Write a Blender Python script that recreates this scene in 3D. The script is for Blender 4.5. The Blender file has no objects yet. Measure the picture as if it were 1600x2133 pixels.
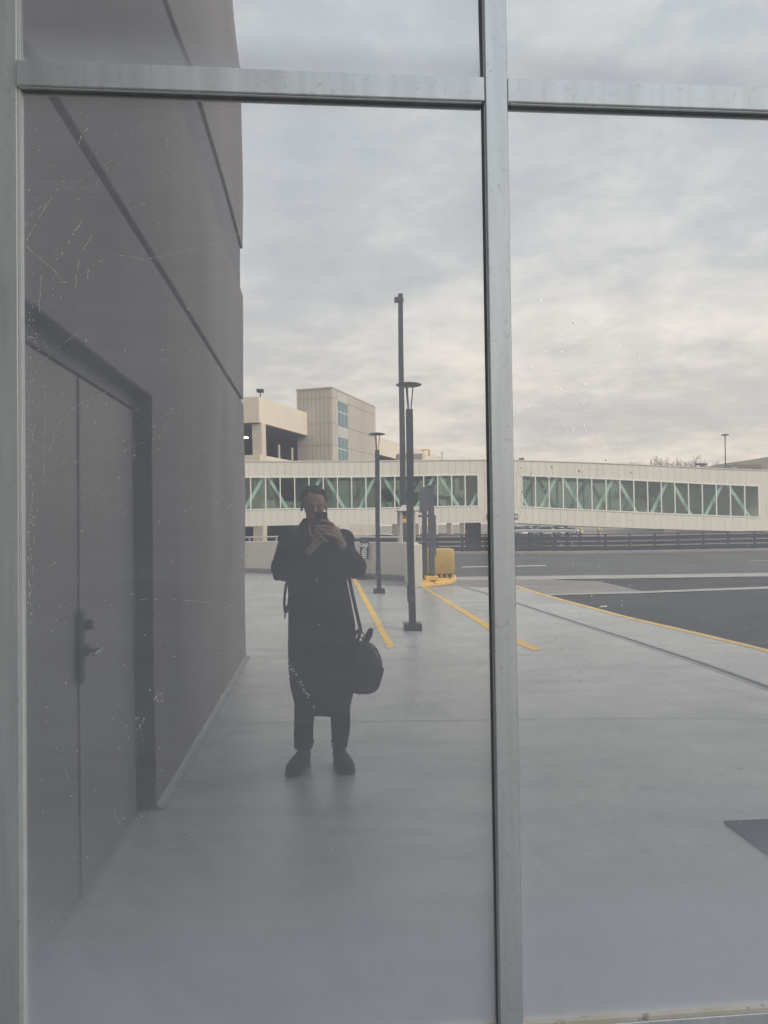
import bpy, math, random
from mathutils import Vector, Matrix
random.seed(7)
S = bpy.context.scene
C = S.collection

# ------------------------------------------------------------------ camera
# The photograph is a reflection in a mirror-glass facade (plane y = 0).  The camera is the phone
# in the person's hands; everything in the reflection really stands on the camera's side (y < 0).
D, H, F = 2.27, 1.57, 1560.0            # metres to the glass, lens height, focal length in photo pixels
ROLL = 0.0135
_cx, _cy = (670 - 800) / F, (1066.5 - 1098) / F         # where the glass normal meets the picture
_c0x = _cx * math.cos(ROLL) + _cy * math.sin(ROLL)
_c0y = -_cx * math.sin(ROLL) + _cy * math.cos(ROLL)
YAW = math.atan(-_c0x)
PITCH = math.atan(-_c0y * math.cos(YAW))
fwd = Vector((math.sin(YAW) * math.cos(PITCH), math.cos(YAW) * math.cos(PITCH), math.sin(PITCH)))
r0 = Vector((math.cos(YAW), -math.sin(YAW), 0))
u0 = r0.cross(fwd)
rgt = r0 * math.cos(ROLL) - u0 * math.sin(ROLL)
upv = r0 * math.sin(ROLL) + u0 * math.cos(ROLL)
cd = bpy.data.cameras.new('camera')
cam = bpy.data.objects.new('camera', cd)
C.objects.link(cam)
S.camera = cam
cd.sensor_fit = 'VERTICAL'
cd.sensor_height = 24.0
cd.lens = 24.0 * F / 2133.0
cd.clip_start = 0.01
cd.clip_end = 3000
m3 = Matrix((rgt, upv, -fwd)).transposed()
cam.matrix_world = Matrix.Translation((0, -D, H)) @ m3.to_4x4()

# ------------------------------------------------------------------ sky and sun
SUN_EL, SUN_AZ = math.radians(38), math.radians(52)      # soft sun behind thin cloud, over the roof of the glass building
w = bpy.data.worlds.new('World')
S.world = w
w.use_nodes = True
nt = w.node_tree
N = nt.nodes
for n in list(N):
    N.remove(n)
L = nt.links.new
out = N.new('ShaderNodeOutputWorld')
bg = N.new('ShaderNodeBackground')
bg.inputs['Strength'].default_value = 0.10
sky = N.new('ShaderNodeTexSky')
sky.sky_type = 'NISHITA'
sky.sun_disc = False
sky.sun_elevation = SUN_EL
sky.sun_rotation = SUN_AZ
tc = N.new('ShaderNodeTexCoord')
sep = N.new('ShaderNodeSeparateXYZ')
L(tc.outputs['Generated'], sep.inputs[0])


def wmath(op, a, b=None, clamp=False):
    n = N.new('ShaderNodeMath')
    n.operation = op
    n.use_clamp = clamp
    for i, v in enumerate((a, b)):
        if v is None:
            continue
        if isinstance(v, (int, float)):
            n.inputs[i].default_value = v
        else:
            L(v, n.inputs[i])
    return n.outputs[0]


zc = wmath('MAXIMUM', sep.outputs['Z'], 0.0)
zp = wmath('ADD', zc, 0.15)
comb = N.new('ShaderNodeCombineXYZ')
L(wmath('DIVIDE', sep.outputs['X'], zp), comb.inputs[0])
L(wmath('DIVIDE', sep.outputs['Y'], zp), comb.inputs[1])


def wnoise(scale, detail, rough, dist=0.0, off=(0, 0, 0)):
    mp = N.new('ShaderNodeMapping')
    mp.inputs['Location'].default_value = off
    L(comb.outputs[0], mp.inputs[0])
    n = N.new('ShaderNodeTexNoise')
    n.inputs['Scale'].default_value = scale
    n.inputs['Detail'].default_value = detail
    n.inputs['Roughness'].default_value = rough
    n.inputs['Distortion'].default_value = dist
    L(mp.outputs[0], n.inputs['Vector'])
    return n.outputs['Fac']


def wramp(fac, stops):
    r = N.new('ShaderNodeValToRGB')
    e = r.color_ramp.elements
    e[0].position, e[0].color = stops[0]
    e[1].position, e[1].color = stops[-1]
    for p, c in stops[1:-1]:
        k = e.new(p)
        k.color = c
    L(fac, r.inputs[0])
    return r.outputs[0]


def wmix(fac, a, b, typ='MIX'):
    n = N.new('ShaderNodeMix')
    n.data_type = 'RGBA'
    n.blend_type = typ
    for s, v in ((0, fac), (6, a), (7, b)):
        if isinstance(v, (int, float)):
            n.inputs[s].default_value = v
        elif isinstance(v, tuple):
            n.inputs[s].default_value = v
        else:
            L(v, n.inputs[s])
    return n.outputs[2]


big = wnoise(0.75, 3, 0.5, 0.1, (3.1, 1.7, 0))
mid = wnoise(4.2, 12, 0.66, 0.15, (0.4, 5.2, 0))
fac = wmath('ADD', wmath('MULTIPLY', big, 0.55), wmath('MULTIPLY', mid, 0.45))
cloud = wramp(fac, [(0.36, (0.505, 0.535, 0.565, 1)), (0.47, (0.585, 0.61, 0.632, 1)), (0.54, (0.70, 0.71, 0.705, 1)),
                    (0.66, (0.88, 0.87, 0.84, 1))])
warm = wramp(zc, [(0.0, (1.16, 1.0, 0.84, 1)), (0.17, (1.13, 1.02, 0.91, 1)), (0.34, (1.03, 1.01, 0.985, 1)), (0.62, (0.96, 0.985, 1.0, 1))])
cloud = wmix(1.0, cloud, warm, 'MULTIPLY')
cl = N.new('ShaderNodeVectorMath')
cl.operation = 'SCALE'
L(cloud, cl.inputs[0])
cl.inputs['Scale'].default_value = 6.6
skyc = wmix(0.93, sky.outputs[0], cl.outputs[0])
L(skyc, bg.inputs['Color'])
L(bg.outputs[0], out.inputs[0])

sd = bpy.data.lights.new('sun', 'SUN')
sd.energy = 1.5
sd.angle = math.radians(35)
sd.color = (1.0, 0.94, 0.86)
sun = bpy.data.objects.new('sun', sd)
C.objects.link(sun)
# direction towards the sun: sun_rotation is measured from +Y, clockwise seen from above
sv = Vector((math.sin(SUN_AZ) * math.cos(SUN_EL), math.cos(SUN_AZ) * math.cos(SUN_EL), math.sin(SUN_EL)))
sun.rotation_euler = (-sv).to_track_quat('-Z', 'Y').to_euler()
sun.location = sv * 40

vs = S.view_settings
vs.view_transform = 'Standard'
vs.look = 'None'
vs.exposure = 0.95
vs.gamma = 1.0
vs.use_curve_mapping = False
S.render.engine = 'CYCLES'
S.cycles.max_bounces = 10
S.cycles.transparent_max_bounces = 12


# ------------------------------------------------------------------ photo pixel -> place
def ray(px, py):
    return fwd + rgt * ((px - 800) / F) + upv * ((1066.5 - py) / F)


def P(px, py, depth):
    """point seen in the mirror at this pixel, `depth` metres along the glass normal from the lens (real place: y = D - depth)"""
    v = ray(px, py)
    t = depth / v.y
    return Vector((v.x * t, D - depth, H + v.z * t))


def G(px, py, z=0.0):
    """point of a level surface seen in the mirror at this pixel"""
    v = ray(px, py)
    t = (z - H) / v.z
    return Vector((v.x * t, D - v.y * t, z))


def GL(px, py, y=0.0):
    """point on the glass (or a plane just in front of it)"""
    v = ray(px, py)
    t = (D + y) / v.y
    return Vector((v.x * t, y, H + v.z * t))


# ------------------------------------------------------------------ materials
MATS = {}


def mat(name, col, rough=0.7, metal=0.0, var=0.15, scale=6.0, bump=0.0, bscale=None, col2=None, spec=0.5, stretch=None,
        detail=6.0, emit=None, speck=None, coat=0.0):
    """principled material; noise varies the colour (towards col2 or darker/lighter) and gives fine relief"""
    if name in MATS:
        return MATS[name]
    m = bpy.data.materials.new(name)
    m.use_nodes = True
    t = m.node_tree
    b = t.nodes['Principled BSDF']
    b.inputs['Roughness'].default_value = rough
    b.inputs['Metallic'].default_value = metal
    b.inputs['Specular IOR Level'].default_value = spec
    b.inputs['Coat Weight'].default_value = coat
    co = t.nodes.new('ShaderNodeTexCoord')
    mp = t.nodes.new('ShaderNodeMapping')
    t.links.new(co.outputs['Object'], mp.inputs[0])
    if stretch:
        mp.inputs['Scale'].default_value = stretch
    nz = t.nodes.new('ShaderNodeTexNoise')
    nz.inputs['Scale'].default_value = scale
    nz.inputs['Detail'].default_value = detail
    nz.inputs['Roughness'].default_value = 0.6
    t.links.new(mp.outputs[0], nz.inputs['Vector'])
    rp = t.nodes.new('ShaderNodeValToRGB')
    lo = tuple(c * (1 - var) for c in col)
    hi = tuple(min(1, c * (1 + var)) for c in col) if col2 is None else col2
    rp.color_ramp.elements[0].position = 0.32
    rp.color_ramp.elements[0].color = (*lo, 1)
    rp.color_ramp.elements[1].position = 0.68
    rp.color_ramp.elements[1].color = (*hi, 1)
    t.links.new(nz.outputs['Fac'], rp.inputs[0])
    base = rp.outputs[0]
    if speck:
        sc, amount, scol = speck
        n2 = t.nodes.new('ShaderNodeTexNoise')
        n2.inputs['Scale'].default_value = sc
        n2.inputs['Detail'].default_value = 3
        t.links.new(co.outputs['Object'], n2.inputs['Vector'])
        r2 = t.nodes.new('ShaderNodeValToRGB')
        r2.color_ramp.elements[0].position = 0.60
        r2.color_ramp.elements[0].color = (0, 0, 0, 1)
        r2.color_ramp.elements[1].position = 0.72
        r2.color_ramp.elements[1].color = (amount, amount, amount, 1)
        t.links.new(n2.outputs['Fac'], r2.inputs[0])
        mx = t.nodes.new('ShaderNodeMix')
        mx.data_type = 'RGBA'
        t.links.new(r2.outputs[0], mx.inputs[0])
        t.links.new(base, mx.inputs[6])
        mx.inputs[7].default_value = (*scol, 1)
        base = mx.outputs[2]
    t.links.new(base, b.inputs['Base Color'])
    if bump:
        n3 = t.nodes.new('ShaderNodeTexNoise')
        n3.inputs['Scale'].default_value = bscale or scale * 4
        n3.inputs['Detail'].default_value = 5
        t.links.new(mp.outputs[0], n3.inputs['Vector'])
        bp = t.nodes.new('ShaderNodeBump')
        bp.inputs['Strength'].default_value = bump
        bp.inputs['Distance'].default_value = 0.01
        t.links.new(n3.outputs['Fac'], bp.inputs['Height'])
        t.links.new(bp.outputs[0], b.inputs['Normal'])
    if emit:
        b.inputs['Emission Color'].default_value = (*emit[0], 1)
        b.inputs['Emission Strength'].default_value = emit[1]
    MATS[name] = m
    return m


def mirror_glass(name, zbot, haze):
    """silvered facade glass under a film of dust; the film is thicker along the bottom edge of the pane"""
    m = bpy.data.materials.new(name)
    m.use_nodes = True
    t = m.node_tree
    for n in list(t.nodes):
        t.nodes.remove(n)
    K = t.links.new
    o = t.nodes.new('ShaderNodeOutputMaterial')
    gl = t.nodes.new('ShaderNodeBsdfGlossy')
    gl.inputs['Roughness'].default_value = 0.0
    gl.inputs['Color'].default_value = (0.965, 0.965, 0.955, 1)
    wv = t.nodes.new('ShaderNodeTexNoise')
    wv.inputs['Scale'].default_value = 1.1
    wv.inputs['Detail'].default_value = 1.0
    wb_ = t.nodes.new('ShaderNodeBump')
    wb_.inputs['Strength'].default_value = 1.0
    wb_.inputs['Distance'].default_value = 0.0016
    K(wv.outputs['Fac'], wb_.inputs['Height'])
    K(wb_.outputs[0], gl.inputs['Normal'])
    df = t.nodes.new('ShaderNodeBsdfDiffuse')
    df.inputs['Color'].default_value = (0.79, 0.82, 0.905, 1)
    co = t.nodes.new('ShaderNodeTexCoord')
    K(co.outputs['Object'], wv.inputs['Vector'])
    sp = t.nodes.new('ShaderNodeSeparateXYZ')
    K(co.outputs['Object'], sp.inputs[0])
    n1 = t.nodes.new('ShaderNodeTexNoise')
    n1.inputs['Scale'].default_value = 1.6
    n1.inputs['Detail'].default_value = 7
    n1.inputs['Roughness'].default_value = 0.62
    n1.inputs['Distortion'].default_value = 0.6
    K(co.outputs['Object'], n1.inputs['Vector'])
    mp = t.nodes.new('ShaderNodeMapping')
    mp.inputs['Scale'].default_value = (14, 1, 0.8)          # vertical run-down streaks
    K(co.outputs['Object'], mp.inputs[0])
    n2 = t.nodes.new('ShaderNodeTexNoise')
    n2.inputs['Scale'].default_value = 2.2
    n2.inputs['Detail'].default_value = 4
    K(mp.outputs[0], n2.inputs['Vector'])

    def mt(op, a, b, clamp=False):
        n = t.nodes.new('ShaderNodeMath')
        n.operation = op
        n.use_clamp = clamp
        for i, v in enumerate((a, b)):
            if isinstance(v, (int, float)):
                n.inputs[i].default_value = v
            else:
                K(v, n.inputs[i])
        return n.outputs[0]
    mp2 = t.nodes.new('ShaderNodeMapping')
    mp2.inputs['Rotation'].default_value = (0, 0.75, 0)
    mp2.inputs['Scale'].default_value = (1.2, 1, 6.5)          # slanting wiping smears
    K(co.outputs['Object'], mp2.inputs[0])
    n3 = t.nodes.new('ShaderNodeTexNoise')
    n3.inputs['Scale'].default_value = 1.5
    n3.inputs['Detail'].default_value = 5
    n3.inputs['Distortion'].default_value = 1.2
    K(mp2.outputs[0], n3.inputs['Vector'])
    n4 = t.nodes.new('ShaderNodeTexNoise')
    n4.inputs['Scale'].default_value = 260
    n4.inputs['Detail'].default_value = 2
    K(co.outputs['Object'], n4.inputs['Vector'])
    mr = t.nodes.new('ShaderNodeMapRange')
    mr.interpolation_type = 'SMOOTHERSTEP'
    mr.inputs['From Min'].default_value = zbot
    mr.inputs['From Max'].default_value = zbot + haze[0]
    mr.inputs['To Min'].default_value = haze[1]
    mr.inputs['To Max'].default_value = 0.0
    K(sp.outputs['Z'], mr.inputs['Value'])
    edge = mt('MULTIPLY', mr.outputs[0], mt('ADD', mt('MULTIPLY', n1.outputs['Fac'], 1.0), 0.5))
    f = mt('ADD', mt('ADD', 0.345, mt('ADD', mt('MULTIPLY', mt('SUBTRACT', n1.outputs['Fac'], 0.5), 0.10), mt('ADD', mt('MULTIPLY', mt('SUBTRACT', n3.outputs['Fac'], 0.5), 0.10), mt('MULTIPLY', mt('SUBTRACT', n4.outputs['Fac'], 0.5), 0.03)))),
           mt('ADD', mt('MULTIPLY', mt('SUBTRACT', n2.outputs['Fac'], 0.5), 0.022), edge), True)
    mx = t.nodes.new('ShaderNodeMixShader')
    K(f, mx.inputs[0])
    K(gl.outputs[0], mx.inputs[1])
    K(df.outputs[0], mx.inputs[2])
    K(mx.outputs[0], o.inputs[0])
    return m


def tinted_glass(name, tint, refl):
    m = bpy.data.materials.new(name)
    m.use_nodes = True
    t = m.node_tree
    for n in list(t.nodes):
        t.nodes.remove(n)
    o = t.nodes.new('ShaderNodeOutputMaterial')
    tr = t.nodes.new('ShaderNodeBsdfTransparent')
    tr.inputs[0].default_value = (*tint, 1)
    gl = t.nodes.new('ShaderNodeBsdfGlossy')
    gl.inputs['Roughness'].default_value = 0.03
    gl.inputs['Color'].default_value = (0.85, 0.95, 0.9, 1)
    mx = t.nodes.new('ShaderNodeMixShader')
    mx.inputs[0].default_value = refl
    t.links.new(tr.outputs[0], mx.inputs[1])
    t.links.new(gl.outputs[0], mx.inputs[2])
    t.links.new(mx.outputs[0], o.inputs[0])
    return m


# ------------------------------------------------------------------ mesh builder
class MB:
    def __init__(self):
        self.v, self.f, self.smooth = [], [], []

    def add(self, vs_, fs_, smooth=False):
        o = len(self.v)
        self.v += [tuple(p) for p in vs_]
        self.f += [tuple(i + o for i in f) for f in fs_]
        self.smooth += [smooth] * len(fs_)
        return self

    def box(self, a, b):
        x0, y0, z0 = a
        x1, y1, z1 = b
        return self.hexa([(x0, y0, z0), (x1, y0, z0), (x1, y1, z0), (x0, y1, z0),
                          (x0, y0, z1), (x1, y0, z1), (x1, y1, z1), (x0, y1, z1)])

    def hexa(self, p):
        """8 corners: bottom loop then top loop"""
        return self.add(p, [(3, 2, 1, 0), (4, 5, 6, 7), (0, 1, 5, 4), (1, 2, 6, 5), (2, 3, 7, 6), (3, 0, 4, 7)])

    def prism(self, poly, z0, z1):
        n = len(poly)
        a = [(p[0], p[1], z0) for p in poly] + [(p[0], p[1], z1) for p in poly]
        fs = [tuple(range(n - 1, -1, -1)), tuple(range(n, 2 * n))]
        fs += [(i, (i + 1) % n, n + (i + 1) % n, n + i) for i in range(n)]
        return self.add(a, fs)

    def bar(self, p, q, wd, th, up=(0, 0, 1)):
        """rectangular bar from p to q, wd across, th along `up`"""
        p, q = Vector(p), Vector(q)
        d = (q - p).normalized()
        s = d.cross(Vector(up))
        if s.length < 1e-5:
            s = d.cross(Vector((0, 1, 0)))
        s.normalize()
        n = s.cross(d)
        a, b = s * wd / 2, n * th / 2
        return self.hexa([p - a - b, p + a - b, p + a + b, p - a + b, q - a - b, q + a - b, q + a + b, q - a + b])

    def tube(self, pts, rad, n=10, ell=1.0, ends=True, ref=(0.13, 0.2, 1)):
        """round tube through points; hemispherical ends"""
        pts = [Vector(p) for p in pts]
        rad = [rad] * len(pts) if isinstance(rad, (int, float)) else list(rad)
        if ends:
            d0 = (pts[0] - pts[1]).normalized()
            d1 = (pts[-1] - pts[-2]).normalized()
            pre, prer, post, postr = [], [], [], []
            for a in (80, 50, 22):
                s, c = math.sin(math.radians(a)), math.cos(math.radians(a))
                pre.append(pts[0] + d0 * rad[0] * s)
                prer.append(rad[0] * c)
                post.insert(0, pts[-1] + d1 * rad[-1] * s)
                postr.insert(0, rad[-1] * c)
            pts, rad = pre + pts + post, prer + rad + postr
        t = (pts[1] - pts[0]).normalized()
        s = t.cross(Vector(ref))
        if s.length < 0.05:
            s = t.cross(Vector((1, 0, 0)))
        s.normalize()
        vs_, fs = [], []
        for i, p in enumerate(pts):
            if i == 0:
                tt = pts[1] - pts[0]
            elif i == len(pts) - 1:
                tt = pts[-1] - pts[-2]
            else:
                tt = (pts[i + 1] - pts[i]).normalized() + (pts[i] - pts[i - 1]).normalized()
            tt.normalize()
            s = (s - tt * s.dot(tt)).normalized()
            b = tt.cross(s)
            for k in range(n):
                a = 2 * math.pi * k / n
                vs_.append(p + s * rad[i] * math.cos(a) + b * rad[i] * ell * math.sin(a))
        m = len(pts)
        for i in range(m - 1):
            for k in range(n):
                fs.append((i * n + k, i * n + (k + 1) % n, (i + 1) * n + (k + 1) % n, (i + 1) * n + k))
        fs.append(tuple(range(n - 1, -1, -1)))
        fs.append(tuple(range((m - 1) * n, m * n)))
        return self.add(vs_, fs, True)

    def ball(self, c, r, rot=None, n=16, m=10):
        c = Vector(c)
        r = (r, r, r) if isinstance(r, (int, float)) else r
        vs_, fs = [], []
        for i in range(1, m):
            th = math.pi * i / m
            for k in range(n):
                a = 2 * math.pi * k / n
                q = Vector((r[0] * math.sin(th) * math.cos(a), r[1] * math.sin(th) * math.sin(a), r[2] * math.cos(th)))
                vs_.append(c + (rot @ q if rot else q))
        top = Vector((0, 0, r[2]))
        vs_.append(c + (rot @ top if rot else top))
        vs_.append(c - (rot @ top if rot else top))
        T, B = len(vs_) - 2, len(vs_) - 1
        for i in range(m - 2):
            for k in range(n):
                fs.append((i * n + k, (i + 1) * n + k, (i + 1) * n + (k + 1) % n, i * n + (k + 1) % n))
        for k in range(n):
            fs.append((T, k, (k + 1) % n))
            fs.append((B, (m - 2) * n + (k + 1) % n, (m - 2) * n + k))
        return self.add(vs_, fs, True)

    def lathe(self, c, prof, n=24):
        """profile of (radius, z) about a vertical axis through c"""
        c = Vector(c)
        vs_, fs = [], []
        for r, z in prof:
            for k in range(n):
                a = 2 * math.pi * k / n
                vs_.append(c + Vector((r * math.cos(a), r * math.sin(a), z)))
        for i in range(len(prof) - 1):
            for k in range(n):
                fs.append((i * n + k, i * n + (k + 1) % n, (i + 1) * n + (k + 1) % n, (i + 1) * n + k))
        fs.append(tuple(range(n - 1, -1, -1)))
        fs.append(tuple(range((len(prof) - 1) * n, len(prof) * n)))
        return self.add(vs_, fs, True)

    def loft(self, rings, smooth=True):
        n = len(rings[0])
        vs_, fs = [], []
        for r in rings:
            vs_ += list(r)
        for i in range(len(rings) - 1):
            for k in range(n):
                fs.append((i * n + k, i * n + (k + 1) % n, (i + 1) * n + (k + 1) % n, (i + 1) * n + k))
        fs.append(tuple(range(n - 1, -1, -1)))
        fs.append(tuple(range((len(rings) - 1) * n, len(rings) * n)))
        return self.add(vs_, fs, smooth)

    def build(self, name, m, parent=None, bevel=0.0, remesh=0.0, smooth_it=0, sub=0):
        me = bpy.data.meshes.new(name)
        me.from_pydata(self.v, [], self.f)
        me.polygons.foreach_set('use_smooth', self.smooth)
        me.materials.append(m)
        me.update()
        o = bpy.data.objects.new(name, me)
        C.objects.link(o)
        if parent:
            o.parent = parent
            o.matrix_parent_inverse = parent.matrix_world.inverted()
        if bevel:
            b = o.modifiers.new('bevel', 'BEVEL')
            b.width = bevel
            b.segments = 2
            b.limit_method = 'ANGLE'
        if remesh:
            r = o.modifiers.new('remesh', 'REMESH')
            r.mode = 'VOXEL'
            r.voxel_size = remesh
            r.use_smooth_shade = True
            if smooth_it:
                s = o.modifiers.new('smooth', 'SMOOTH')
                s.iterations = smooth_it
                s.factor = 0.5
        if sub:
            s = o.modifiers.new('subdivision', 'SUBSURF')
            s.levels = s.render_levels = sub
        return o


def tag(o, label, cat, group=None):
    o['label'] = label
    o['category'] = cat
    if group:
        o['group'] = group
    return o


def thing(name, label, cat, loc=(0, 0, 0), group=None):
    o = bpy.data.objects.new(name, None)
    o.empty_display_size = 0.2
    o.location = loc
    C.objects.link(o)
    o.matrix_world = Matrix.Translation(loc)
    return tag(o, label, cat, group)


def struct(o):
    o['kind'] = 'structure'
    return o


def stuff(o):
    o['kind'] = 'stuff'
    return o


def bx(name, a, b, m, parent=None, bevel=0.0):
    lo = [min(a[i], b[i]) for i in range(3)]
    hi = [max(a[i], b[i]) for i in range(3)]
    return MB().box(lo, hi).build(name, m, parent, bevel)


def text_mesh(name, body, m, parent, loc, size, rotz, width=None, thick=0.002, align='CENTER'):
    cu = bpy.data.curves.new(name, 'FONT')
    cu.body = body
    cu.size = size
    cu.extrude = thick
    cu.offset = size * 0.022
    cu.align_x = align
    cu.align_y = 'CENTER'
    tmp = bpy.data.objects.new(name + '_t', cu)
    C.objects.link(tmp)
    bpy.context.view_layer.update()
    me = bpy.data.meshes.new_from_object(tmp.evaluated_get(bpy.context.evaluated_depsgraph_get()))
    bpy.data.objects.remove(tmp)
    if width:
        xs = [v.co.x for v in me.vertices]
        s = width / (max(xs) - min(xs))
        for v in me.vertices:
            v.co.x *= s
    mw = Matrix.Translation(loc) @ Matrix.Rotation(rotz, 4, 'Z') @ Matrix.Rotation(math.pi / 2, 4, 'X')
    me.transform(mw)
    me.materials.clear()
    me.materials.append(m)
    o = bpy.data.objects.new(name, me)
    C.objects.link(o)
    if parent:
        o.parent = parent
        o.matrix_parent_inverse = parent.matrix_world.inverted()
    return o


def clone(root, loc, label=None):
    """copy of a thing with its parts and their sub-parts"""
    r = root.copy()
    C.objects.link(r)
    r.location = loc
    if label:
        r['label'] = label
    for ch in root.children:
        c = ch.copy()
        C.objects.link(c)
        c.parent = r
        c.matrix_parent_inverse = ch.matrix_parent_inverse.copy()
        for g in ch.children:
            d = g.copy()
            C.objects.link(d)
            d.parent = c
            d.matrix_parent_inverse = g.matrix_parent_inverse.copy()
    return r


# palette
alu = mat('weathered_aluminium', (0.82, 0.86, 0.885), 0.40, 0.65, 0.08, 3.0, 0.05, 60, stretch=(9, 9, 0.6), speck=(55, 0.5, (0.6, 0.62, 0.63)))
alu_d = mat('aluminium_jamb', (0.80, 0.835, 0.85), 0.42, 0.35, 0.08, 3.0, 0.05, 60, stretch=(9, 9, 0.6), speck=(55, 0.5, (0.6, 0.62, 0.63)))
stopm = mat('pale_glazing_stop', (0.86, 0.87, 0.83), 0.5, 0.0, 0.08, 8)
rubber = mat('grey_rubber', (0.20, 0.21, 0.23), 0.6, 0, 0.2, 12)
ledge = mat('chipped_cream_ledge', (0.84, 0.76, 0.62), 0.5, 0, 0.10, 9, col2=(0.88, 0.84, 0.76), speck=(30, 0.8, (0.35, 0.3, 0.25)))
stucco = mat('dark_stucco', (0.185, 0.172, 0.172), 0.85, 0, 0.17, 0.9, 0.45, 90, spec=0.25, stretch=(1, 1, 0.45), detail=9)
groove = mat('groove_stucco', (0.085, 0.086, 0.090), 0.9, 0, 0.1, 3, spec=0.2)
doorp = mat('door_paint', (0.195, 0.188, 0.190), 0.5, 0, 0.06, 2.0, 0.04, 30, spec=0.4)
framep = mat('door_frame_paint', (0.028, 0.029, 0.038), 0.5, 0, 0.1, 2.0)
steel = mat('worn_steel', (0.30, 0.30, 0.31), 0.35, 0.8, 0.15, 20)

# ================================================================== the glass facade
YF = -0.031                                    # front of the frame, proud of the glass
m_l = GL(1026, 1100, YF).x
m_r = GL(1072, 1100, YF).x
MW = m_r - m_l
jamb_r = GL(39, 1100, -0.016).x
tr_t = GL(500, 140, YF).z
tr_b = GL(500, 191, YF).z
sill_t = GL(1300, 2110, 0).z
bay = m_r - jamb_r
XD = -1.04                                     # plane of the door leaves, recessed into the side wall
XW = -0.945                                    # face of the side wall
ZT = [sill_t, tr_b, tr_t, tr_t + 2.6, tr_t + 2.6 + (tr_t - tr_b), 8.6]
facade = thing('glass_facade', 'grey aluminium framed mirror glass facade with weathered bars and speckled panes', 'window', (0.5, 0, 0))
mull = [(XD + 0.004, jamb_r)] + [(m_l + bay * k, m_r + bay * k) for k in range(5)]
for i, (a, b) in enumerate(mull):
    bx('mullion', (a, YF if i else -0.016, 0.0), (b, 0.05, 8.6), alu_d if i == 0 else alu, facade, 0.003)
glass_low = mirror_glass('mirror_glass_lower', sill_t, (0.80, 0.48))
glass_up = mirror_glass('mirror_glass_upper', tr_t, (0.16, 0.26))
glass_top = mirror_glass('mirror_glass_top', ZT[4], (0.2, 0.1))
for i in range(5):
    a, b = mull[i][1], mull[i + 1][0]
    e = 0.0015
    bx('bottom_rail', (a + e, -0.021, 0.0), (b - e, 0.05, sill_t - 0.016), alu, facade, 0.003)
    bx('ledge', (a + e, -0.019, sill_t - 0.0155), (b - e, 0.05, sill_t), ledge, facade, 0.002)
    bx('transom', (a + e, YF + 0.0025, tr_b), (b - e, 0.05, tr_t), alu, facade, 0.003)
    bx('transom', (a + e, YF + 0.0025, ZT[3]), (b - e, 0.05, ZT[4]), alu, facade, 0.003)
    for z0, z1, gm, tw in ((ZT[0], ZT[1], glass_low, 0), (ZT[2], ZT[3], glass_up, 1), (ZT[4], ZT[5], glass_top, 0)):
        if tw:                                   # this row of panes is visibly warped near its bottom edge
            mb = MB()
            nx, nz_ = 24, 40
            vs_ = []
            xc = (a + b) / 2
            for j in range(nz_ + 1):
                z = z0 + (z1 - z0) * (j / nz_) ** 1.6
                s = 0.23 * (1 - math.exp(-(z - z0) / 0.22))
                for k in range(nx + 1):
                    x = a + (b - a) * k / nx
                    vs_.append((x, 0.052 * (x - xc) * s * (1 if i == 0 else 0.25), z))
            fs = [(j * (nx + 1) + k, j * (nx + 1) + k + 1, (j + 1) * (nx + 1) + k + 1, (j + 1) * (nx + 1) + k)
                  for j in range(nz_) for k in range(nx)]
            mb.add(vs_, fs, True)
            mb.build('glass_pane', gm, facade)
        else:
            bx('glass_pane', (a, 0.0, z0), (b, 0.008, z1), gm, facade)
        g = 0.009
        dz = 0.0005
        # gaskets round the pane; the jamb side keeps a pale aluminium stop
        side = stopm if i == 0 else rubber
        bx('glazing_stop', (a + 0.0005, -0.012, z0 + dz), (a + (0.009 if i == 0 else g * 0.6), -0.0006 - 0.008 * tw, z1 - dz), side, facade, 0.001)
        bx('gasket', (b - g * 0.7, -0.011, z0 + dz), (b - 0.0005, -0.0006 - 0.008 * tw, z1 - dz), rubber, facade, 0.001)
        bx('gasket', (b - g * 0.3, -0.020, z0 + dz), (b - 0.0005, -0.0115, z1 - dz), alu_d, facade)
        bx('gasket', (a + 0.0125, -0.012, z1 - 0.007), (b - g - 0.0005, -0.0006 - 0.008 * tw, z1 - 0.0006), rubber, facade, 0.001)
        bx('gasket', (a + 0.0125, -0.022, z1 - 0.004), (b - g - 0.0005, -0.0125, z1 - 0.0008), alu_d, facade)

# building behind the glass
host = thing('glass_front_building', 'plain grey building mass behind the mirror glass facade', 'building', (3, 5, 0))
grey_wall = mat('grey_render', (0.26, 0.27, 0.28), 0.8, 0, 0.1, 1.5, 0.1, 40)
bx('wall', (-6.0, 0.07, 0), (8.4, 12, 8.59), grey_wall, host)
bx('wall', (mull[-1][1] + 0.004, -0.03, 0), (16, 0.069, 8.7), grey_wall, host)
bx('roof', (-6.1, -0.10, 8.72), (16.1, 12.1, 8.95), grey_wall, host)

# ================================================================== side wall with the double door (real, left of the camera)
YE = D - 9.43                                  # far corner of the wall
side = thing('stucco_building', 'dark brown grey stucco side building with recessed double door and horizontal grooves', 'building', (-2, -3, 0))
DY0, DY1, DZ = 0.066, D - 4.32, 2.325          # door recess: along y and height
g1, g1b = 3.10, 3.165
b1, b1b = 4.50, 5.08
XB = -6.0


def course(z0, z1, x1, m, y0=0.066, y1=YE, x0=XB, bevel=0.006):
    return bx('wall_course', (x0, y1, z0), (x1, y0, z1), m, side, bevel)


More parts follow.
